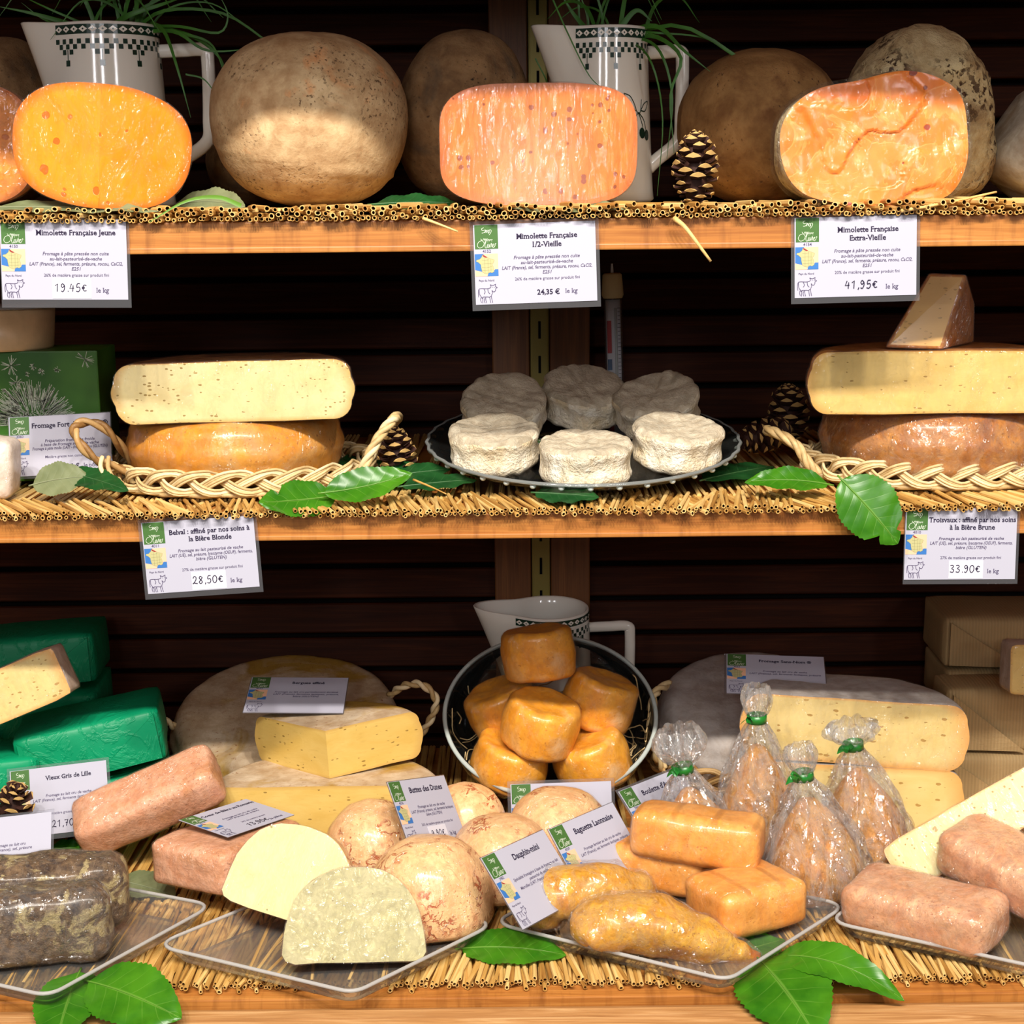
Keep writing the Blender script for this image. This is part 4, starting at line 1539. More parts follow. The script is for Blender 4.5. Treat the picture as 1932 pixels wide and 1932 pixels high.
bm = bm_superq(.082, .07, .096, .72, .8, 72, 48)
dome(bm)
wobble(bm, .006, 26, 6)
wobble(bm, .003, 80, 9)
cheese('cut_cheese_ball', 'tall pitted pale rind piece standing behind the crumbly orange piece', 'cheese', bm, c, (0, 8, 0), MT['r_rough'], group='cut round cheeses')
bm = bm_brick(.125, .10, .115, .026, .002, 25, 3)
c = P(1985, 290, .2 + Y1)
cheese('grey_cheese_block', 'grey-rinded rounded block tilted on its corner at the right edge of the upper shelf', 'cheese', bm, (c.x, c.y, c.z), (0, 36, 10), MT['r_grey'])


def jug_at(label, px, py_bot, y, H, rt, rb, spout, hw, rot=0, fruit=False, zb=0.0, tilt=0):
    y += Y1
    p = P(px, py_bot, y)
    return jug(label, (p.x, y, zb), (tilt, 0, rot), H, rt, rb, spout, hw, fruit)


s = S(.23 + Y1)
jug_at('white jug with dark green checks holding grass, left end of the upper shelf', 219, 386, .23, 330 * s, 95 * s, 112 * s, 62 * s, 90 * s)
jug_at('white jug with a cherry drawing holding grass, behind the middle wrapped half', 1145, 384, .23, 317 * s, 74 * s, 88 * s, 68 * s, 66 * s, fruit=True)


def blades_from(spec, Y, w=.0035):
    out = []
    for pts, ww in spec:
        out.append(([P(a, b, Y + Y1 + dy) for a, b, dy in pts], ww))
    return out


def rand_blades(px, py, Y, n, seed, spread=210):
    rr = random.Random(seed)
    Y += Y1
    out = []
    for k in range(n):
        x0 = px + rr.uniform(-60, 60)
        dx = rr.uniform(-1, 1)
        h = rr.uniform(60, 150)
        dy = rr.uniform(-.05, .04)
        out.append(([P(x0, py + 30, Y), P(x0 + dx * spread * .25, py - h * .6, Y + dy * .4), P(x0 + dx * spread * .65, py - h * .8, Y + dy), P(x0 + dx * spread, py - h * .55 + rr.uniform(0, 70) * abs(dx), Y + dy * 1.4)], rr.uniform(.0018, .005)))
    return out


p = P(219, 80, .23 + Y1)
sp1 = blades_from([
    ([(180, 60, 0), (120, 42, -.02), (60, 25, -.03), (-5, 12, -.03)], .0055),
    ([(200, 60, 0), (240, 30, -.02), (300, 10, -.02), (345, -5, -.03)], .006),
    ([(250, 60, 0), (310, 20, -.02), (420, 25, -.03), (505, 78, -.04), (512, 72, -.04)], .0035),
    ([(280, 40, 0), (310, 60, -.04), (335, 130, -.06), (360, 222, -.06)], .004),
    ([(290, 45, 0), (340, 62, -.04), (400, 85, -.05), (430, 160, -.06)], .0032),
    ([(270, 50, 0), (340, 50, -.04), (412, 62, -.05), (430, 30, -.05), (415, -8, -.05)], .0028),
    ([(300, 50, 0), (370, 72, -.04), (415, 110, -.05), (425, 150, -.05)], .004),
    ([(260, 60, 0), (330, 60, -.04), (390, 95, -.05), (470, 93, -.05)], .004),
    ([(190, 58, 0), (100, 20, -.01), (40, -8, 0)], .0025),
    ([(170, 60, 0), (90, 40, .02), (40, 5, .02)], .002),
    ([(240, 60, 0), (236, 20, 0), (240, -10, 0)], .004),
    ([(270, 50, 0), (265, 20, 0), (320, -10, 0)], .006),
    ([(350, 140, -.06), (385, 150, -.06), (412, 185, -.06)], .0016),
], .23)
grass('loose bunch of green grass arching out of the left jug', p, sp1 + rand_blades(219, 60, .23, 12, 3), .23)
p = P(1150, 80, .23 + Y1)
sp2 = blades_from([
    ([(1120, 70, 0), (1085, 30, -.01), (1060, -8, -.01)], .005),
    ([(1110, 70, 0), (1108, 30, 0), (1095, -8, 0)], .003),
    ([(1180, 60, 0), (1240, 50, -.03), (1290, 95, -.05), (1340, 135, -.06)], .005),
    ([(1190, 70, 0), (1240, 70, -.04), (1285, 110, -.06), (1265, 180, -.06), (1272, 290, -.06)], .0045),
    ([(1200, 60, 0), (1290, 50, -.03), (1400, 115, -.05), (1455, 180, -.06), (1465, 240, -.06), (1445, 290, -.06), (1468, 380, -.05)], .0038),
    ([(1180, 66, 0), (1240, 90, -.05), (1268, 180, -.06), (1258, 300, -.06)], .003),
    ([(1170, 66, 0), (1225, 110, -.06), (1250, 220, -.06), (1240, 370, -.06)], .002),
    ([(1190, 60, 0), (1240, 62, -.03), (1330, 72, -.03), (1390, 110, -.04)], .002),
    ([(1040, -8, -.05), (1070, 60, -.06), (1110, 140, -.07), (1140, 170, -.07)], .0014),
    ([(1165, 60, 0), (1200, 20, 0), (1230, 40, 0)], .006),
    ([(1010, 110, .02), (1030, 150, .02), (1045, 190, .03)], .0012),
], .23)
grass('bunch of green grass trailing down from the cherry jug', p, sp2 + rand_blades(1150, 62, .23, 8, 5, 150), .23)
q = P(1311, 388, .02 + Y1)
pine_cone('open pine cone standing upright on the upper shelf', (q.x, .02 + Y1, Z1 + .001), (0, 0, 40), .068, .0285, 60, 1)
up = (0, 0, 1)
leaf('long green leaf lying under the bright yellow-orange cheese', P(-20, 392, Y1 + .02), P(300, 398, Y1 - .004), .035, (0, -.35, 1), .01, 'leaf_pale')
leaf('pale leaf lifting its edge between the yellow-orange cheese and the lit ball', P(318, 392, Y1 + .10), P(462, 390, Y1 + .03), .05, (0, -.55, .8), .055, 'leaf_pale')
leaf('dark green leaf under the right side of the lit ball', P(705, 386, Y1 + .06), P(868, 384, Y1 + .05), .03, (0, -.5, .85), .02, 'leaf_dark')
leaf('pale green leaf under the middle wrapped half', P(930, 388, Y1 + .03), P(1190, 392, Y1), .035, (0, -.4, .9), .006, 'leaf_pale')
for lab, pts in (('thin green grass blade lying over the mat beside the yellow-orange cheese', [P(455, 388, Y1), P(410, 372, Y1), P(350, 380, Y1 - .008), P(280, 420, Y1 - .014)]),):
    tag(link('grass_stalk', mesh_of(ribbon_bm(spline(pts, 14), .004), 'grass_stalk', MT['leaf'], True)), lab, 'grass')

# ================================================================== MIDDLE SHELF
def basket(label, cx, cy, a, b, z, turns, group='wicker serving baskets', mat='wicker', canes=4, amp=.0105, rise=.016, r=.0017, floor=True, seg=170, gap=.0031):
    t = thing('wicker_basket', label, 'basket', (cx, cy, z), (0, 0, 0), group)
    def path(u):
        th = pi + 2 * pi * u
        o = Vector((cos(th), sin(th), 0))
        return Vector((a * cos(th), b * sin(th), rise)), o
    braid(t, path, turns, amp, .005, 3, canes, r, seg, gap, mat)
    if floor:
        bm = bmesh.new()
        for k in range(20):
            f = (k + 1) / 20.5
            join_bm(bm, bm_tube([(a * f * cos(q * pi / 20), b * f * sin(q * pi / 20), .002 + .0008 * sin(q * 3.1 + k * pi)) for q in range(41)], .0032, 5, False))
        o = part('woven_floor', bm, MT[mat], t, True)
        o['kind'] = 'stuff'
    return t


def wheel(label, c, R, H, mat, rot=(0, 0, 0), edge=.016, bulge=.003, amp=.0015, seed=0, cuts=(), pmat=None, wrap=None, dish=0, name='wheel_cheese', group=None, thick=.0012, wamp=.0008, seg=90, groove=0):
    def fn(th, r, z):
        if groove:
            return r * (1 + groove * abs(sin(th * 17)) * (z > H * .8)), z - groove * .3 * abs(sin(th * 17)) * (z > H * .9) * r
        return r, z
    bm = bm_lathe(wheel_prof(R, H, edge, bulge, 6, dish), seg, fn)
    wobble(bm, amp, 20, seed)
    wobble(bm, amp * .4, 70, seed + 3)
    return cheese(name, label, 'cheese', bm, c, rot, mat, cuts, pmat, wrap, thick, group, wamp=wamp)


B1 = P(455, 890, .175)
B2 = P(1770, 890, .175)
for nm, B, who in (('left', B1, 0), ('right', B2, 1)):
    t = basket(('oval wicker basket under the golden wheel at left of the middle shelf', 'oval wicker basket under the amber wheel at right of the middle shelf')[who], B.x, .178, .152, .124, Z2 + .001, 8.5)
    o = Vector((B.x, .178, Z2 + .001))
    if who == 0:
        rope_loop(t, [P(*q) - o for q in ((262, 895, .11), (215, 880, .09), (182, 868, .08), (152, 838, .075), (140, 810, .08), (158, 797, .09), (192, 804, .10), (222, 835, .11), (246, 872, .14))], .0034, 2, 3.2, .0026)
        rope_loop(t, [P(*q) - o for q in ((655, 905, .12), (682, 888, .11), (700, 852, .11), (722, 815, .12), (745, 788, .13), (748, 792, .2), (715, 830, .26))], .0034, 3, 3, .003, 'wicker')
        for k in range(2):
            rope_loop(t, [P(*q) - o for q in ((193 + 12 * k, 862, .082), (190 + 14 * k, 882, .070), (204 + 12 * k, 905, .062), (222 + 10 * k, 912, .07))], .0026, 1, 0, 0, 'wicker', 20, 'binding_cane')
    else:
        rope_loop(t, [P(*q) - o for q in ((1545, 895, .10), (1524, 872, .10), (1500, 838, .11), (1468, 818, .13), (1448, 812, .16), (1462, 818, .22), (1520, 850, .27))], .0034, 3, 3, .003, 'wicker')

zb = Z2 + .007
H1 = P(445, 799, .06).z - zb
wheel('golden smooth cheese wheel lying in the left wicker basket', (P(444, 840, .17).x, .178, zb), .121, H1, MT['r_belval'], edge=.024, bulge=.004, seed=1, wrap=MT['wrap'], group='whole washed wheels')
hh = P(442, 686, .075).z - P(442, 799, .075).z
wheel('half wheel of ivory cheese with a brown top, on the golden wheel', (P(441, 740, .075).x, .075, zb + H1), .1285, hh, MT['r_belval_top'], (0, -.8, 1), .020, .004, .001, 2, [((0, 0, 0), (0.02, -1, 0))], MT['p_belval'], MT['wrap'], name='half_cheese', groove=.012, group='half wheels')
H2 = P(1765, 779, .06).z - zb
wheel('amber-brown cheese wheel in shiny film lying in the right wicker basket', (P(1768, 840, .17).x, .178, zb), .130, H2, MT['r_trois'], edge=.026, bulge=.004, seed=3, wrap=MT['wrap_heavy'], group='whole washed wheels')
hh2 = P(1765, 661, .055).z - P(1765, 779, .055).z
wheel('half wheel of pale yellow cheese on the amber wheel at right', (P(1774, 740, .055).x, .055, zb + H2), .1385, hh2, MT['r_trois'], (0, 0, -2), .018, .004, .001, 4, [((0, 0, 0), (0, -1, 0))], MT['p_trois'], MT['wrap'], name='half_cheese', group='half wheels')
# wedge on top: thin slice standing on its rind end
bm = bmesh.new()
top_z = zb + H2 + hh2
q = lambda px, py, y: P(px, py, y)
fr = [q(1669, 660, .072), q(1778, 664, .060), q(1824, 522, .070), q(1752, 520, .075)]
bk = [q(1690, 655, .14), q(1838, 650, .13), q(1838, 575, .14), q(1770, 530, .135)]
o = fr[0].copy()
o.z = top_z
dz = top_z + .001 - min(fr[0].z, fr[1].z)
vf = [bm.verts.new(p - o + Vector((0, 0, dz))) for p in fr]
vb = [bm.verts.new(p - o + Vector((0, 0, dz))) for p in bk]
f0 = bm.faces.new(vf)
f0.material_index = 1
bm.faces.new(list(reversed(vb)))
for k in range(4):
    k2 = (k + 1) % 4
    bm.faces.new((vf[k2], vf[k], vb[k], vb[k2]))
bmesh.ops.bevel(bm, geom=list(bm.edges), offset=.0035, segments=3, profile=.6, affect='EDGES')
bmesh.ops.recalc_face_normals(bm, faces=bm.faces)
t = thing('cheese_wedge', 'pale cheese wedge standing on the half wheel at the upper right', 'cheese', o)
part('rind', split_mat(bm, 0), MT['r_trois'], t, True)
part('cut_face', split_mat(bm, 1), MT['p_trois'], t)
bmesh.ops.delete(bm, geom=[f for f in bm.faces if f.material_index == 1], context='FACES')
bm.normal_update()
for v in bm.verts:
    v.co += v.normal * .0008
part('plastic_wrap', bm, MT['wrap_heavy'], t, False, label='clear plastic wrap')

# glass plate with six white cheeses
PC = P(1100, 856, .195)
PT = 7.5
plate = thing('glass_plate', 'round clear glass plate holding a ring of six white cheeses', 'plate', (PC.x, .198, Z2 + .0285), (PT, 0, 0))
RP = 292 * S(.195, Z2)


def scal(th, r, z):
    k = max(0, (r / RP - .9) / .1)
    return r * (1 + .006 * k * sin(th * 36)), z


part('dish', bm_lathe([(0, -.004), (RP * .82, -.004), (RP * .93, .003), (RP, .012), (RP - .002, .014), (RP * .92, .0065), (RP * .8, -.0005), (0, -.0005)], 144, scal), MT['glass'], plate, True)
part('rim_edge', bm_tube([(RP * cos(2 * pi * k / 144) * (1 + .006 * sin(36 * 2 * pi * k / 144)), RP * sin(2 * pi * k / 144), .0128) for k in range(146)], .0022, 6, False), MT['plate_rim'], plate, True)
bead = mesh_of(bm_superq(.0036, .0036, .003, 1, 1, 10, 6), 'bead', MT['glass_rim'], True)
for k in range(36):
    b = link('bead', bead, plate)
    b.location = (RP * .985 * cos(2 * pi * k / 36), RP * .985 * sin(2 * pi * k / 36), .0085)
part('foot_ring', bm_lathe([(RP * .5, -.009), (RP * .53, -.009), (RP * .56, -.004), (RP * .48, -.004), (RP * .5, -.009)], 48), MT['glass'], plate, True)
bpy.context.view_layer.update()
PM = Matrix.Translation((PC.x, .198, Z2 + .0285)) @ Matrix.Rotation(radians(PT), 4, 'X')
WL = ['foremost white cheese on the glass plate', 'white cheese at the front right of the glass plate', 'white cheese at the back right of the glass plate, tilted up', 'rearmost white cheese on the glass plate', 'white cheese at the back left of the glass plate, sloping to its neighbour', 'white cheese at the front left of the glass plate']
for k, (ang, rr, tx, ty, dzz) in enumerate([(-91, .118, 0, 0, 0), (-32, .120, 5, 3, .003), (33, .112, 17, -8, .014), (88, .100, 17, 3, .016), (148, .108, 22, -2, .014), (212, .120, 6, -2, .003)]):
    R, H = .0515, .043
    def gro(th, r, z, k=k):
        w = 1 + .012 * sin(th * 9 + k) * sin(z * 130 + th * 3)
        return r * w, z
    bm = bm_lathe(wheel_prof(R, H, .009, -.003, 5, .0035, 7), 84, gro)
    wobble(bm, .0034, 30, k * 7 + 1, (1, 1, .8))
    wobble(bm, .0024, 80, k * 5 + 2, (1, 1, .8))
    for v in bm.verts:
        if v.co.z > H * .8:
            v.co.z -= .0012 * max(0, sin(v.co.y * 420 + v.co.x * 60))
    lp = PM @ Vector((rr * cos(radians(ang)), rr * sin(radians(ang)), .0025 + dzz))
    bm.normal_update()
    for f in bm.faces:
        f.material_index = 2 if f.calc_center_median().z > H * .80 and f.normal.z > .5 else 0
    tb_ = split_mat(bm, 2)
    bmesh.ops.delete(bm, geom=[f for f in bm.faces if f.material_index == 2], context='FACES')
    wc = cheese('white_cheese', WL[k], 'cheese', bm, lp, (PT + tx, ty, k * 40), MT['r_white'], group='white cheeses on the plate')
    wc.rotation_mode = 'ZYX'
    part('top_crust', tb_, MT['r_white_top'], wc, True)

# thermometer
p = P(1163, 690, .42)
t = thing('thermometer', 'slim shop thermometer with a cream cap standing behind the white cheeses', 'thermometer', (p.x, .42, Z2), (0, -1.5, 0))
ht = P(1163, 515, .42).z - Z2
part('tube', bm_lathe([(0, 0), (.0105, .001), (.0118, .006), (.0118, ht - .03), (0, ht - .03)], 20), MT['laminate'], t, True)
part('scale_card', bm_box(.019, .0015, ht - .034, (0, .001, (ht - .034) / 2)), MT['white_plastic'], t)
part('cap', bm_lathe([(.0125, ht - .032), (.0142, ht - .028), (.0125, ht - .002), (.010, ht), (0, ht), ], 20), MT['cream_plastic'], t, True)
part('pin', bm_lathe([(0, ht), (.0022, ht), (.0012, ht + .012), (0, ht + .012)], 8), MT['white_plastic'], t)
z690 = P(1163, 690, .42).z - Z2
part('red_zone', bm_box(.0055, .001, .042, (-.0055, -.001, ht - .082)), MT['red'], t)
part('blue_zone', bm_box(.0055, .001, .014, (-.0055, -.001, ht - .118)), MT['blue'], t)
part('glass_column', bm_tube([(.003, -.002, .03), (.003, -.002, ht - .045)], .0016, 8), MT['glass_rim'], t, True)
bm = bmesh.new()
for k in range(20):
    join_bm(bm, bm_box(.003 if k % 5 else .0045, .0006, .0006, (.0072, -.001, ht - .045 - k * .005)))
part('scale_marks', bm, MT['ink'], t)

# left end: tub, carton, wrapped white block
bx = P(190, 800, .17).x
hb = P(100, 664, .17).z - Z2
t = thing('carton', 'green carton printed with a dandelion at the left end of the middle shelf', 'carton', (bx - .075, .215, Z2 + .001), (0, 0, 0))
part('box', bm_box(.15, .085, hb, (0, 0, hb / 2), .002, 2), MT['box_green'], t)
rr = random.Random(4)
L = []


def puff(cx, cz, r0, r1, n, a0=0, a1=2 * pi):
    for k in range(n):
        a = rr.uniform(a0, a1)
        ra, rb = r0 * rr.uniform(.4, 1.1), r1 * rr.uniform(.8, 1.1)
        L.append([(cx + ra * cos(a), cz + ra * sin(a)), (cx + rb * cos(a + .05), cz + rb * sin(a + .05))])


W0 = lambda px, py: (P(px, py, .172).x - (bx - .075), P(px, py, .172).z - Z2 - .001)
cx, cz = W0(62, 800)
puff(cx, cz, .030, .047, 240, 0, pi)
for k in range(26):
    a = rr.uniform(.1, pi - .1)
    d = rr.uniform(.006, .034)
    puff(cx + d * cos(a), cz + d * sin(a), .001, .008, 8)
for sx_, sy_, sr in ((20, 690, .011), (160, 678, .010), (31, 722, .008), (62, 692, .004), (78, 702, .004), (108, 697, .004), (6, 738, .003), (52, 706, .003)):
    x_, z_ = W0(sx_, sy_)
    puff(x_, z_, .001, sr, 18)
L = [[(min(max(a, -.0745), .0745), min(max(b, .001), hb - .001)) for a, b in l] for l in L]
part('dandelion_print', strokes_bm(L, .0005, -.0428), MT['dandelion'], t)['kind'] = 'stuff'
p = P(12, 664, .215)
tb = thing('plastic_tub', 'beige lidded plastic tub standing on the green carton', 'tub', (p.x, .215, Z2 + .001 + hb), (0, 0, 0))
s = S(.215, p.z)
ht = 82 * s
part('cup', bm_lathe([(0, 0), (86 * s, 0), (88 * s, .003), (94 * s, ht * .92), (0, ht * .92)], 48), MT['tub'], tb, True)
part('lid', bm_lathe([(0, ht * .93), (98 * s, ht * .93), (104 * s, ht * .95), (104 * s, ht), (98 * s, ht + .002), (0, ht + .001)], 48), MT['lid'], tb, True)
bm = bm_brick(.07, .05, .066, .012, .002, 40, 2)
p = P(-32, 868, .07)
cheese('white_cheese_block', 'white wrapped cheese at the left edge before the carton', 'cheese', bm, (p.x, .075, Z2 + .035), (0, 4, 0), MT['white_cheese'], wrap=MT['wrap'])

# cones, leaves
q = P(752, 872, .15)
pine_cone('dark pine cone beside the right handle of the left basket', (q.x, .155, Z2 + .001), (0, -4, 0), .062, .027, 60, 2)
q = P(1480, 822, .38)
pine_cone('dark pine cone standing at the back, left of the right basket', (q.x, .36, Z2 + .012), (0, 0, 70), .072, .033, 60, 3)
q = P(1450, 875, .26)
pine_cone('dark pine cone lying on its side behind the right basket handle', (q.x - .03, .27, Z2 + .026), (0, 80, 20), .068, .026, 60, 4)
UPV = (0, -.15, 1)
g = lambda px, py, dz=.002: G(px, py, Z2 + dz)
leaf('bitten bright green leaf over the mat edge below the left basket', P(632, 936, .02), P(488, 948, -.012), .05, (0, -.7, .75), -.02, 'leaf', .1, bites=((.72, 1, .08),))
leaf('bright green leaf folded up beside the left basket', P(612, 930, .005), P(778, 893, .02), .042, (0, -.75, .7), -.05, 'leaf', .25)
leaf('bright green leaf with a chewed tip hanging over the front of the middle shelf', P(1588, 905, -.014), P(1694, 1026, -.030), .066, (.1, -1, .35), .05, 'leaf', .12, bites=((.78, 1, .07), (.86, -1, .06)))
leaf('thin bright green leaf lying left of the hanging chewed leaf', P(1562, 914, .03), P(1405, 910, .03), .034, (0, -.6, .8), .06, 'leaf', .2)
leaf('greyish dry leaf in front of the Béthune price card', P(62, 915, .06), P(170, 900, .07), .045, (0, -.7, .7), .06, 'leaf_pale')
leaf('dark green leaf pointing under the left basket end', P(120, 892, .09), P(242, 926, .03), .032, (0, -.6, .8), .03, 'leaf_dark')
for i, (a, b, w) in enumerate((((690, 905, .12), (850, 885, .13), .05), ((760, 918, .07), (900, 905, .09), .04), ((1330, 905, .10), (1460, 880, .2), .05), ((1010, 930, .03), (1130, 938, .012), .05), ((640, 885, .22), (720, 868, .26), .05))):
    leaf(('dark green leaf under the left rim of the glass plate', 'dark green leaf below the front left rim of the glass plate', 'dark green leaf under the right rim of the glass plate', 'green leaf tip showing under the front of the glass plate', 'dark leaf in the shade behind the left basket handle')[i], P(*a), P(*b), w, (0, -.3, 1), .01, 'leaf_dark')

# ================================================================== BOTTOM SHELF
TZ = Z3 + .005                                     # inside of the trays


def tc(*pp):
    return [G(a, b, Z3 + .016) for a, b in pp]


def quadtray(label, l, f, r):
    L_, F_, R_ = tc(l, f, r)
    B_ = L_ + R_ - F_
    return tray(label, [L_, F_, R_, B_], Z3)


quadtray('clear tray under the grey mouldy cheeses at the left edge', (-330, 1790), (92, 1886), (405, 1712))
quadtray('clear tray under the peach domes', (288, 1789), (668, 1880), (940, 1746))
quadtray('clear tray under the apricot bars and mustard dolphins', (926, 1746), (1374, 1856), (1600, 1712))
quadtray('clear tray under the salmon-pink blocks at the right', (1560, 1744), (2100, 1862), (2260, 1700))


def brick(name, label, c, rot, d, mat, wrap=None, r=.010, amp=.0016, seed=0, group=None, cuts=(), pmat=None, freq=28, puff=.002, wamp=.0008, thick=.0012):
    bm = bm_brick(d[0], d[1], d[2], r, amp, freq, seed, 11, puff)
    wobble(bm, amp * .4, 90, seed + 2)
    return cheese(name, label, 'cheese', bm, c, rot, mat, cuts, pmat, wrap, thick, group, wamp=wamp)


# green paper packages
def package(name, label, c, rot, d, mat, seed, group, flip=1):
    t = thing(name, label, 'package', c, rot, group)
    bm = bm_brick(d[0], d[1], d[2], .006, .0016, 22, seed, 11, .003)
    part('wrapper', bm, MT[mat], t, True)
    for s in (1, -1):                              # folded paper flaps on the front face
        a = flip * s
        bm = bmesh.new()
        y = -d[1] / 2 - .0042
        x1 = a * d[0] * .47
        f = [(x1, y, d[2] * .42), (x1, y, -d[2] * .44), (a * d[0] * (.02 if s > 0 else .12), y - .009, -d[2] * .44)]
        vv = [bm.verts.new(p) for p in f] + [bm.verts.new((p[0], p[1] + .0035, p[2])) for p in f]
        bm.faces.new(vv[:3])
        bm.faces.new(list(reversed(vv[3:])))
        for k in range(3):
            bm.faces.new((vv[k], vv[3 + k], vv[3 + (k + 1) % 3], vv[(k + 1) % 3]))
        bmesh.ops.recalc_face_normals(bm, faces=bm.faces)
        part('folded_flap', bm, MT[mat], t)
    return t


GG = 'green paper packages'
package('wrapped_package', 'green paper package at the front of the stack, uppermost there', (-.540, .300, -.6650), (-4, -9, 12), (.178, .14, .066), 'green_wrap', 1, GG)
package('wrapped_package', 'green paper package under the front one, beside the price card', (-.536, .300, -.7340), (0, -4, 12), (.180, .14, .066), 'green_wrap', 2, GG)
package('wrapped_package', 'green paper package topmost at the back of the stack', (-.660, .460, -.600), (-4, -3, 6), (.185, .14, .068), 'green_wrap', 3, GG)
package('wrapped_package', 'green paper package under the topmost one at the back', (-.660, .460, -.672), (0, 0, 4), (.185, .14, .066), 'green_wrap', 4, GG)
package('wrapped_package', 'green paper package cut by the left edge behind the price card', (-.690, .225, -.690), (-6, 4, 24), (.18, .13, .060), 'green_wrap', 5, GG)
bm = bm_brick(.21, .055, .062, .006, .0012, 25, 5)
p = P(-24, 1322, .205)
cheese('cheese_slab', 'beige wrapped cheese slab leaning on the green packages', 'cheese', bm, p, (-8, -22, 4), MT['r_nom_pink'], [((0, -.022, 0), (0, -1, 0))], MT['p_nom'], MT['wrap'])

# big leaning wheels in baskets
TW = P(537, 1330, .43)
RW, HW, TI = 209 * S(.43, TW.z), .072, 14
n = Vector((0, -sin(radians(TI)), cos(radians(TI))))
wheel('big ochre and whitish cheese wheel tilted towards the viewer behind the price card', TW - n * HW, RW, HW, MT['r_bergues'], (TI, 0, 0), .022, .006, .002, 6, dish=-.004, group='big tilted wheels')
b = basket('round brown basket holding the big ochre wheel', TW.x, .43, RW + .012, .155, Z3 + .001, 9, 'round baskets', 'wicker_brown', 3, .012, .03, .0022, False)
o = Vector((TW.x, .43, Z3 + .001))
rope_loop(b, [P(*q) - o for q in ((735, 1312, .40), (762, 1294, .38), (796, 1292, .37), (822, 1318, .37), (816, 1350, .37), (796, 1382, .37), (780, 1402, .38))], .0032, 2, 5, .0028, 'wicker')
rope_loop(b, [P(*q) - o for q in ((330, 1372, .40), (300, 1356, .38), (285, 1372, .37), (300, 1420, .36), (325, 1455, .36))], .0032, 2, 5, .0028, 'wicker')
TN = P(1428, 1312, .43)
RN = 182 * S(.43, TN.z)
HN = .085
n = Vector((0, -sin(radians(15)), cos(radians(15))))
wheel('big grey-white cheese wheel tilted back at the right behind the half wheels', TN - n * HN, RN, HN, MT['r_nom'], (15, 0, 0), .024, .006, .002, 8, dish=-.004, group='big tilted wheels')
b = basket('round brown basket holding the big grey-white wheel', TN.x, .43, RN + .012, .135, Z3 + .001, 8, 'round baskets', 'wicker_brown', 3, .012, .03, .0022, False)
o = Vector((TN.x, .43, Z3 + .001))
rope_loop(b, [P(*q) - o for q in ((1262, 1290, .42), (1236, 1310, .38), (1228, 1370, .36), (1236, 1420, .36), (1252, 1450, .37))], .0036, 2, 3, .003, 'wicker')

# half wheel and wedge at left of centre
yf = .165
hz = P(600, 1484, yf).z - Z3
xc = P(612, 1500, yf).x
wheel('half wheel of olive-yellow cheese lying under the wedge', (xc, yf, Z3 + .002), .142, hz - .002, MT['r_bergues'], (0, 0, 0), .014, .002, .0012, 9, [((0, 0, 0), (0, -1, 0)), ((0, .095, 0), (0, 1, 0))], MT['p_bergues'], name='half_cheese', group='half wheels')
zt = Z3 + hz + .001
pt = P(622, 1472, .19)
al, be = radians(38), radians(28)
bm = bm_lathe(wheel_prof(.124, .061, .014, .004), 80)
wobble(bm, .0012, 20, 3)
cheese('cheese_wedge', 'olive-yellow wedge with its point to the front, on the half wheel left of centre', 'cheese', bm, (pt.x, .19, zt), (0, -3, 0), MT['r_bergues'], [((0, 0, 0), (-sin(al), -cos(al), 0)), ((0, 0, 0), (sin(be), -cos(be), 0))], MT['p_bergues'])

# half wheels at right
yf = .215
for i, lab in enumerate(('lower half wheel of butter-yellow cheese behind the cellophane bags', 'upper half wheel of butter-yellow cheese with many holes, grey-white top')):
    wheel(lab, (P(1602 + 4 * i, 1450, yf).x, yf, Z3 + .002 + i * .0855), .136 - .001 * i, .084, MT['r_nom'], (0, 1.5 + 1.2 * i, -6), .022, .004, .0014, 10 + i, [((0, 0, 0), (0, -1, 0)), ((0, .10, 0), (0, 1, 0))], MT['p_nom'], MT['wrap'] if i else None, name='half_cheese', group='half wheels')

# kraft packages
KG = 'kraft paper packages'
for i, (lab, px, py0, py1, y, seed) in enumerate((('kraft paper package topmost at the right edge', 1752, 1168, 1264, .40, 1), ('kraft paper package second from the top at the right edge', 1758, 1267, 1352, .40, 2), ('kraft paper package behind the right end of the half wheel', 1768, 1314, 1436, .31, 3), ('lowest kraft paper package, just above the cut salmon block', 1770, 1440, 1545, .30, 4))):
    z0, z1 = P(1850, py1, y).z, P(1850, py0, y).z
    x0 = P(px, 1300, y).x
    package('wrapped_package', lab, (x0 + .128, y + .07, (z0 + z1) / 2), (0, .4, -2 + i), (.21, .135 if i < 2 else .08, z1 - z0 - .002), 'kraft', seed + 10, KG, -1)
p = P(1952, 1258, .29)
cheese('cheese_slab', 'small wrapped cheese piece on the kraft packages at the right edge', 'cheese', bm_brick(.075, .05, .064, .006, .001, 25, 9), p, (-4, 1, 0), MT['r_nom_pink'], [((0, -.02, 0), (0, -1, 0))], MT['p_trois'], MT['wrap'])

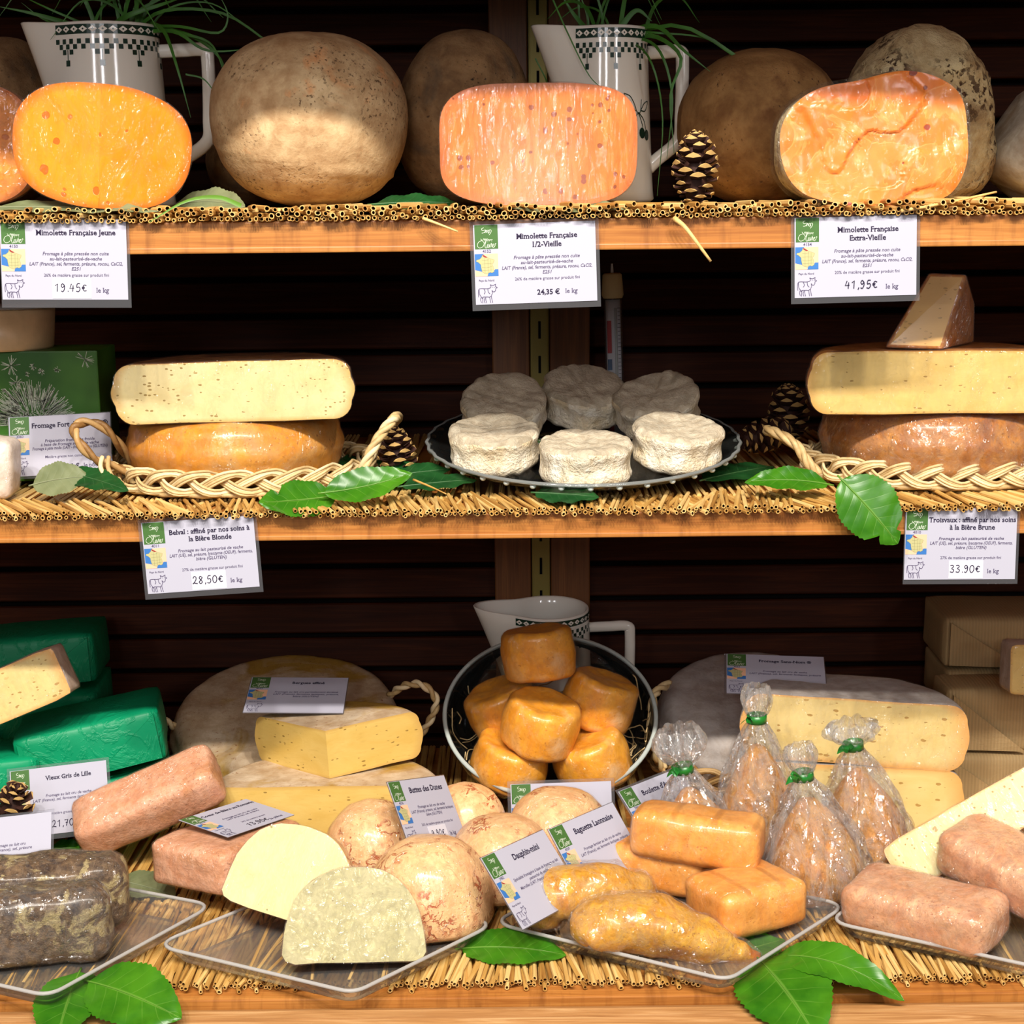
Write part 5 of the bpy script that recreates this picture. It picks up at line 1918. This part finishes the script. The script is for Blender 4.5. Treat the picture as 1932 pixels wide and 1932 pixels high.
# jug, glass bowl with orange cheeses
s = S(.52, -.55)
rz = P(1035, 1141, .52).z
jug('white jug with dark green checks behind the glass bowl', (P(1034, 1140, .52).x, .52, Z3), (3, 0, 0), rz - Z3, 76 * s, 88 * s, 66 * s, 78 * s)
CB = P(1038, 1345, .345)
RB = 199 * S(.345, CB.z)
BT = 31
bowl = thing('glass_bowl', 'clear glass bowl tilted forward, heaped with orange cheeses', 'bowl', CB, (BT, 0, 0))
pr = [(0, -.088)] + [(RB * sin(a) ** .8, -.088 * cos(a) ** 1.0) for a in [radians(9 * k) for k in range(2, 11)]]
inner = [(r - .003, z + .002) for r, z in reversed(pr[1:])] + [(0, -.085)]
part('dish', bm_lathe(pr + inner, 80), MT['glass'], bowl, True)
part('rim_edge', bm_tube([(RB * cos(2 * pi * k / 90), RB * sin(2 * pi * k / 90), 0) for k in range(92)], .0030, 8, False), MT['glass_rim'], bowl, True)
OL = [('topmost orange cheese of the heap in the glass bowl', 1016, 1232, .315, (-6, -7, 0)), ('orange cheese at the right of the heap, leaning right', 1131, 1322, .315, (0, 19, 0)), ('orange cheese at the left of the heap, half hidden', 950, 1338, .335, (4, -22, 0)), ('orange cheese in the middle front of the heap', 1021, 1365, .255, (8, 12, 0)), ('lower left orange cheese against the bowl wall', 963, 1436, .268, (8, 14, 0)), ('lower right orange cheese against the bowl wall', 1116, 1432, .268, (6, -20, 0))]
for k, (lab, px, py, y, rot) in enumerate(OL):
    c = P(px, py, y + .015)
    R, H = (.0465, .064) if k != 4 else (.047, .056)
    bm = bm_lathe([(r, z - H / 2) for r, z in wheel_prof(R, H, .010, .002, 5, .003)], 60)
    wobble(bm, .003, 32, k + 20)
    wobble(bm, .0012, 80, k)
    cheese('orange_cheese', lab, 'cheese', bm, c, rot, MT['r_lille'], wrap=MT['wrap'], group='orange cheeses in the glass bowl')
rr = random.Random(11)
bm = bmesh.new()
for k in range(90):
    a = rr.uniform(0, 2 * pi)
    f = rr.uniform(.62, .93)
    c0 = Vector((RB * f * cos(a), RB * f * sin(a), -.086 * sqrt(max(0, 1 - f ** 2.4)) + .006))
    pts = [c0]
    d = Vector((rr.gauss(0, 1), rr.gauss(0, 1), rr.gauss(0, .5))).normalized()
    for j in range(4):
        d = (d + Vector((rr.gauss(0, .5), rr.gauss(0, .5), rr.gauss(0, .4)))).normalized()
        pts.append(pts[-1] + d * .012)
    for q in pts:
        r_ = sqrt(q.x ** 2 + q.y ** 2)
        if r_ > RB * .93:
            q.x *= RB * .93 / r_
            q.y *= RB * .93 / r_
        q.z = max(q.z, -.082 * sqrt(max(0.0, 1 - (min(r_, RB) / RB) ** 2.4)) + .003)
    join_bm(bm, bm_tube(spline(pts, 10), .0009, 4))
o = part('raffia', bm, MT['wicker'], None, True)
o.matrix_world = Matrix.Translation(CB) @ Matrix.Rotation(radians(BT), 4, 'X')
tag(o, 'curly pale raffia strands in the glass bowl around the orange cheeses', 'raffia', kind='stuff')


# peach domes
def dome_bm(R, H, seed, amp=.0022):
    pr = [(0, 0), (R * .5, 0), (R * .8, 0.0005), (R * .93, .003)]
    for k in range(0, 15):
        a = pi / 2 * k / 14
        pr.append((R * cos(a) ** .82 * (1 - .02 * (1 - k / 14)), .009 + (H - .009) * sin(a) ** .95))
    pr[-1] = (0, H)
    bm = bm_lathe(pr, 84)
    wobble(bm, amp, 26, seed)
    wobble(bm, amp * .5, 75, seed + 1)
    return bm


DG = 'peach cheese domes'
for k, (lab, px, y, R, H, w) in enumerate((('foremost whole peach dome, beside the cut cream halves', 810, -.032, .0715, .092, 1), ('peach dome behind the back cut half, touching the olive half wheel', 702, .105, .058, .080, 1), ('peach dome just right of the Buttes card, furthest back', 880, .185, .052, .070, 0), ('peach dome in film at the back, below the glass bowl', 1055, .134, .068, .082, 1), ('peach dome in the middle, under the right edge of the Buttes card', 946, .052, .066, .082, 1))):
    x = P(px, 1600, y).x
    cheese('cheese_dome', lab, 'cheese', dome_bm(R, H, k + 1), (x, y, TZ + .001), (0, 0, k * 50), MT['r_butte'], wrap=MT['wrap'] if w else None, group=DG)
p = P(535, 1740, -.065)
cheese('cut_cheese_dome', 'cut dome with a cream face, behind the greenish cut dome', 'cheese', dome_bm(.078, .098, 7), (p.x, -.080, TZ + .026), (-26, 8, -22), MT['r_butte'], [((0, 0, .04), (0, -1, 0))], MT['p_butte'], MT['wrap'], group='cut cheese domes')
p = P(672, 1800, -.13)
cheese('cut_cheese_dome', 'cut dome with a shiny greenish face, frontmost on its tray', 'cheese', dome_bm(.0735, .094, 8), (p.x, -.154, TZ + .012), (-18, 2, 6), MT['r_butte'], [((0, 0, .04), (0, -1, 0))], MT['p_butte_grey'], MT['wrap_heavy'], group='cut cheese domes')

# pink blocks
brick('cheese_block', 'pinkish block propped up on the other pink block at the left', (-.434, .135, -.690), (24, -22, 8), (.175, .066, .054), MT['r_pink'], MT['wrap'], .012, .002, 1, 'pink and tan blocks')
brick('cheese_block', 'pinkish block lying flat with a price card on it', (-.329, .0645, -.7245), (-3, -3, -31), (.111, .140, .052), MT['r_pink'], MT['wrap'], .010, .002, 2, 'pink and tan blocks')

# grey mouldy cheeses
x = P(196, 1790, -.12).x
brick('mouldy_cheese', 'front grey mouldy cheese piece at the left edge', (x - .085, -.118, TZ + .040), (0, 0, 8), (.18, .055, .076), MT['r_mould'], MT['wrap_heavy'], .018, .004, 3, 'mouldy grey pieces', freq=34)
x = P(228, 1700, -.05).x
brick('mouldy_cheese', 'rear grey mouldy cheese piece at the left edge', (x - .085, -.050, TZ + .043), (0, 0, 8), (.18, .060, .082), MT['r_mould'], MT['wrap'], .022, .004, 4, 'mouldy grey pieces', freq=34)
q = P(14, 1560, .115)
pine_cone('pine cone at the left edge in front of a price card', (q.x, .115, q.z), (8, 18, 0), .055, .03, 44, 6)

# apricot bars
BG = 'apricot bars'
brick('cheese_bar', 'apricot bar on top of the two others', (.2042, .026, -.6945), (-3, 1.5, -19), (.142, .062, .054), MT['r_baguette'], MT['wrap'], .011, .0022, 5, BG)
brick('cheese_bar', 'apricot bar supporting the top one at the right', (.2476, -.0475, -.7375), (-3, 0, 28), (.108, .085, .050), MT['r_baguette'], MT['wrap'], .010, .0022, 6, BG)
p = P(1228, 1645, .06)
brick('cheese_bar', 'apricot bar at the back left, under the top one', (p.x, .055, -.7375), (0, 0, -22), (.135, .065, .050), MT['r_baguette'], MT['wrap'], .010, .002, 7, BG)


def dolphin(label, px, rad, seed):
    pts = spline([P(*q) for q in px], 36)
    c = sum(pts, Vector()) / len(pts)
    n = len(px) - 1
    R = []
    for i in range(37):
        u = i / 36 * n
        k = min(int(u), n - 1)
        f = u - k
        f = f * f * (3 - 2 * f)
        R.append(rad[k] * (1 - f) + rad[k + 1] * f)
    bm = bm_tube([q - c for q in pts], R, 36, True, (1, .85))
    wobble(bm, .006, 24, seed)
    wobble(bm, .003, 60, seed)
    return cheese('moulded_cheese', label, 'cheese', bm, c, (0, 0, 0), MT['r_dauphin'], wrap=MT['wrap_heavy'], group='mustard arched cheeses', thick=.0025, wamp=.004)


dolphin('mustard-orange arched cheese at the back, beside its price card', [(1012, 1758, -.065), (1020, 1728, -.062), (1050, 1690, -.055), (1120, 1678, -.045), (1200, 1690, -.035), (1250, 1700, -.03)], [.008, .026, .037, .036, .028, .008], 1)
dolphin('mustard-orange arched cheese in crumpled film at the front', [(1098, 1782, -.125), (1108, 1762, -.122), (1160, 1740, -.115), (1240, 1748, -.112), (1320, 1772, -.112), (1385, 1798, -.115), (1422, 1812, -.118)], [.009, .028, .035, .036, .030, .020, .008], 2)


# cellophane bags with cones
def bag(label, px, y, R, hn, ht, lean, seed, ribbon=True, top='wide'):
    x = P(px, 1600, y).x
    t = thing('cheese_bag', label, 'bagged cheese', (x, y, TZ), (0, lean, seed * 40), 'cellophane cheese bags')
    t.rotation_mode = 'ZYX'
    pr = [(0, .002), (R * .7, .002), (R * .80, .008), (R * .84, .022), (R * .76, .045), (R * .58, .07), (R * .36, .092), (R * .15, .108), (0, .112)]
    pr = [(r * 1.04, z * hn / .138) for r, z in pr]
    bm = bm_lathe(pr, 48)
    wobble(bm, .004, 34, seed)
    part('cheese_cone', bm, MT['r_boulette'], t, True)
    def pl(th, r, z):
        f = min(1, z / hn)
        k = (.05 + .30 * f ** 2) if z <= hn else .35
        return r * (1 + k * .55 * sin(th * 9 + seed + 2 * sin(z * 40)) + .10 * noise.noise(Vector((cos(th) * 2.2, sin(th) * 2.2, z * 30 + seed)))), z
    prof = [(0, .0005), (R * .75, .0005), (R * .98, .006), (R * 1.03, .02)]
    for k in range(1, 15):
        f = k / 14
        prof.append((R * 1.02 * (1 - f) ** .85 * (1 + .12 * sin(f * pi)) + .0075 * f, .02 + (hn - .02) * f))
    for k in range(1, 9):
        f = k / 8
        rr_ = {'wide': .008 + .021 * sin(f * 2.4) ** 1.2, 'slim': .008 + .009 * sin(f * 2.6)}[top]
        prof.append((rr_, hn + (ht - hn) * f))
    bm = bm_lathe(prof, 96, pl)
    wobble(bm, .003, 60, seed + 4)
    part('cellophane', bm, MT['bag'], t, True, label='crumpled clear cellophane')
    if ribbon:
        rb = bmesh.new()
        rt = .0105
        join_bm(rb, bm_lathe([(rt, hn - .005), (rt + .0012, hn - .005), (rt + .0012, hn + .005), (rt, hn + .005), (rt, hn - .005)], 20))
        t2 = part('ribbon', rb, MT['ribbon'], t, True)
        for sgn, dz_ in ((-1, -.004), (-.7, .007)):
            d = Euler((0, 0, -radians(seed * 40))).to_matrix() @ Vector((sgn * .022, -.010, dz_))
            a = Euler((0, 0, -radians(seed * 40))).to_matrix() @ Vector((sgn * .008, -.011, 0))
            pts = spline([a + Vector((0, 0, hn)), (a + d) * .5 + Vector((0, 0, hn + .004)), d + Vector((0, 0, hn))], 8)
            part('ribbon_tail', ribbon_bm(pts, .010), MT['ribbon'], t2)
    return t


bag('cellophane bag furthest left, behind the top apricot bar', 1318, .115, .055, .118, .168, -9, 1, True, 'wide')
bag('cellophane bag with its tie highest, before the upper half wheel', 1432, .150, .058, .165, .206, -2, 2, True, 'slim')
bag('frontmost cellophane bag with a bright green ribbon', 1548, .035, .062, .138, .175, -9, 3, True, 'slim')
bag('cellophane bag furthest right, with a flared top', 1636, .118, .059, .143, .172, -8, 4, True, 'wide')

# salmon blocks at right
MG = 'salmon-pink blocks'
brick('cheese_block', 'salmon-pink block lying lowest, left of the pair at the right edge', (.4320, -.080, -.7360), (2, -2, -38), (.160, .085, .050), MT['r_maroilles'], MT['wrap_heavy'], .014, .0022, 8, MG)
p = P(1905, 1690, -.07)
brick('cheese_block', 'salmon-pink block leaning over the other at the right edge', (p.x + .012, -.06, -.705), (8, 10, -48), (.165, .078, .056), MT['r_maroilles'], MT['wrap_heavy'], .016, .0022, 9, MG)
brick('cut_cheese_block', 'cut salmon block with a pale yellow holed face, sloping up to the right edge', (.5175, .022, -.684), (-30, -33, -4), (.21, .062, .056), MT['r_maroilles'], MT['wrap'], .008, .0014, 10, MG, [((0, -.024, 0), (0, -1, 0))], MT['p_maroilles'])

# leaves on the bottom shelf
leaf('glossy green leaf lying over the rail at the left, pointing right', G(168, 1852, Z3 + .010), G(342, 1922, Z3 + .0), .070, (.1, -.55, .85), .06, 'leaf', .06)
leaf('green leaf hanging down from the left tray over the rail', G(150, 1834, Z3 + .006), P(104, 1975, -.256), .066, (0, -.75, .65), .05, 'leaf', .06)
leaf('large green leaf hanging over the rail below the bars', G(1432, 1810, Z3 + .004), P(1545, 1965, -.256), .094, (0, -.7, .7), .07, 'leaf', .06)
leaf('curved green leaf lying on the mat between the two right trays', G(1462, 1806, Z3 + .004), P(1706, 1888, -.205), .044, (.05, -.55, .85), .17, 'leaf', .12)
leaf('green leaf seen under the right corner of the bars tray', G(1380, 1800, Z3 + .001), G(1480, 1772, Z3 + .001), .05, (0, -.1, 1), 0, 'leaf')
leaf('green leaf pressed under the tray of the bars, beside the foremost dome', G(872, 1790, Z3 + .001), G(1068, 1802, Z3 + .003), .058, (0, -.25, 1), .05, 'leaf')
leaf('green leaf lying between the mouldy cheese and the pink block', G(215, 1660, Z3 + .001), G(330, 1690, Z3 + .001), .06, (0, -.1, 1), .02, 'leaf_pale')
leaf('small green leaf behind the rear mouldy cheese', G(90, 1600, Z3 + .002), G(150, 1612, Z3 + .002), .04, (0, -.2, 1), .05, 'leaf')
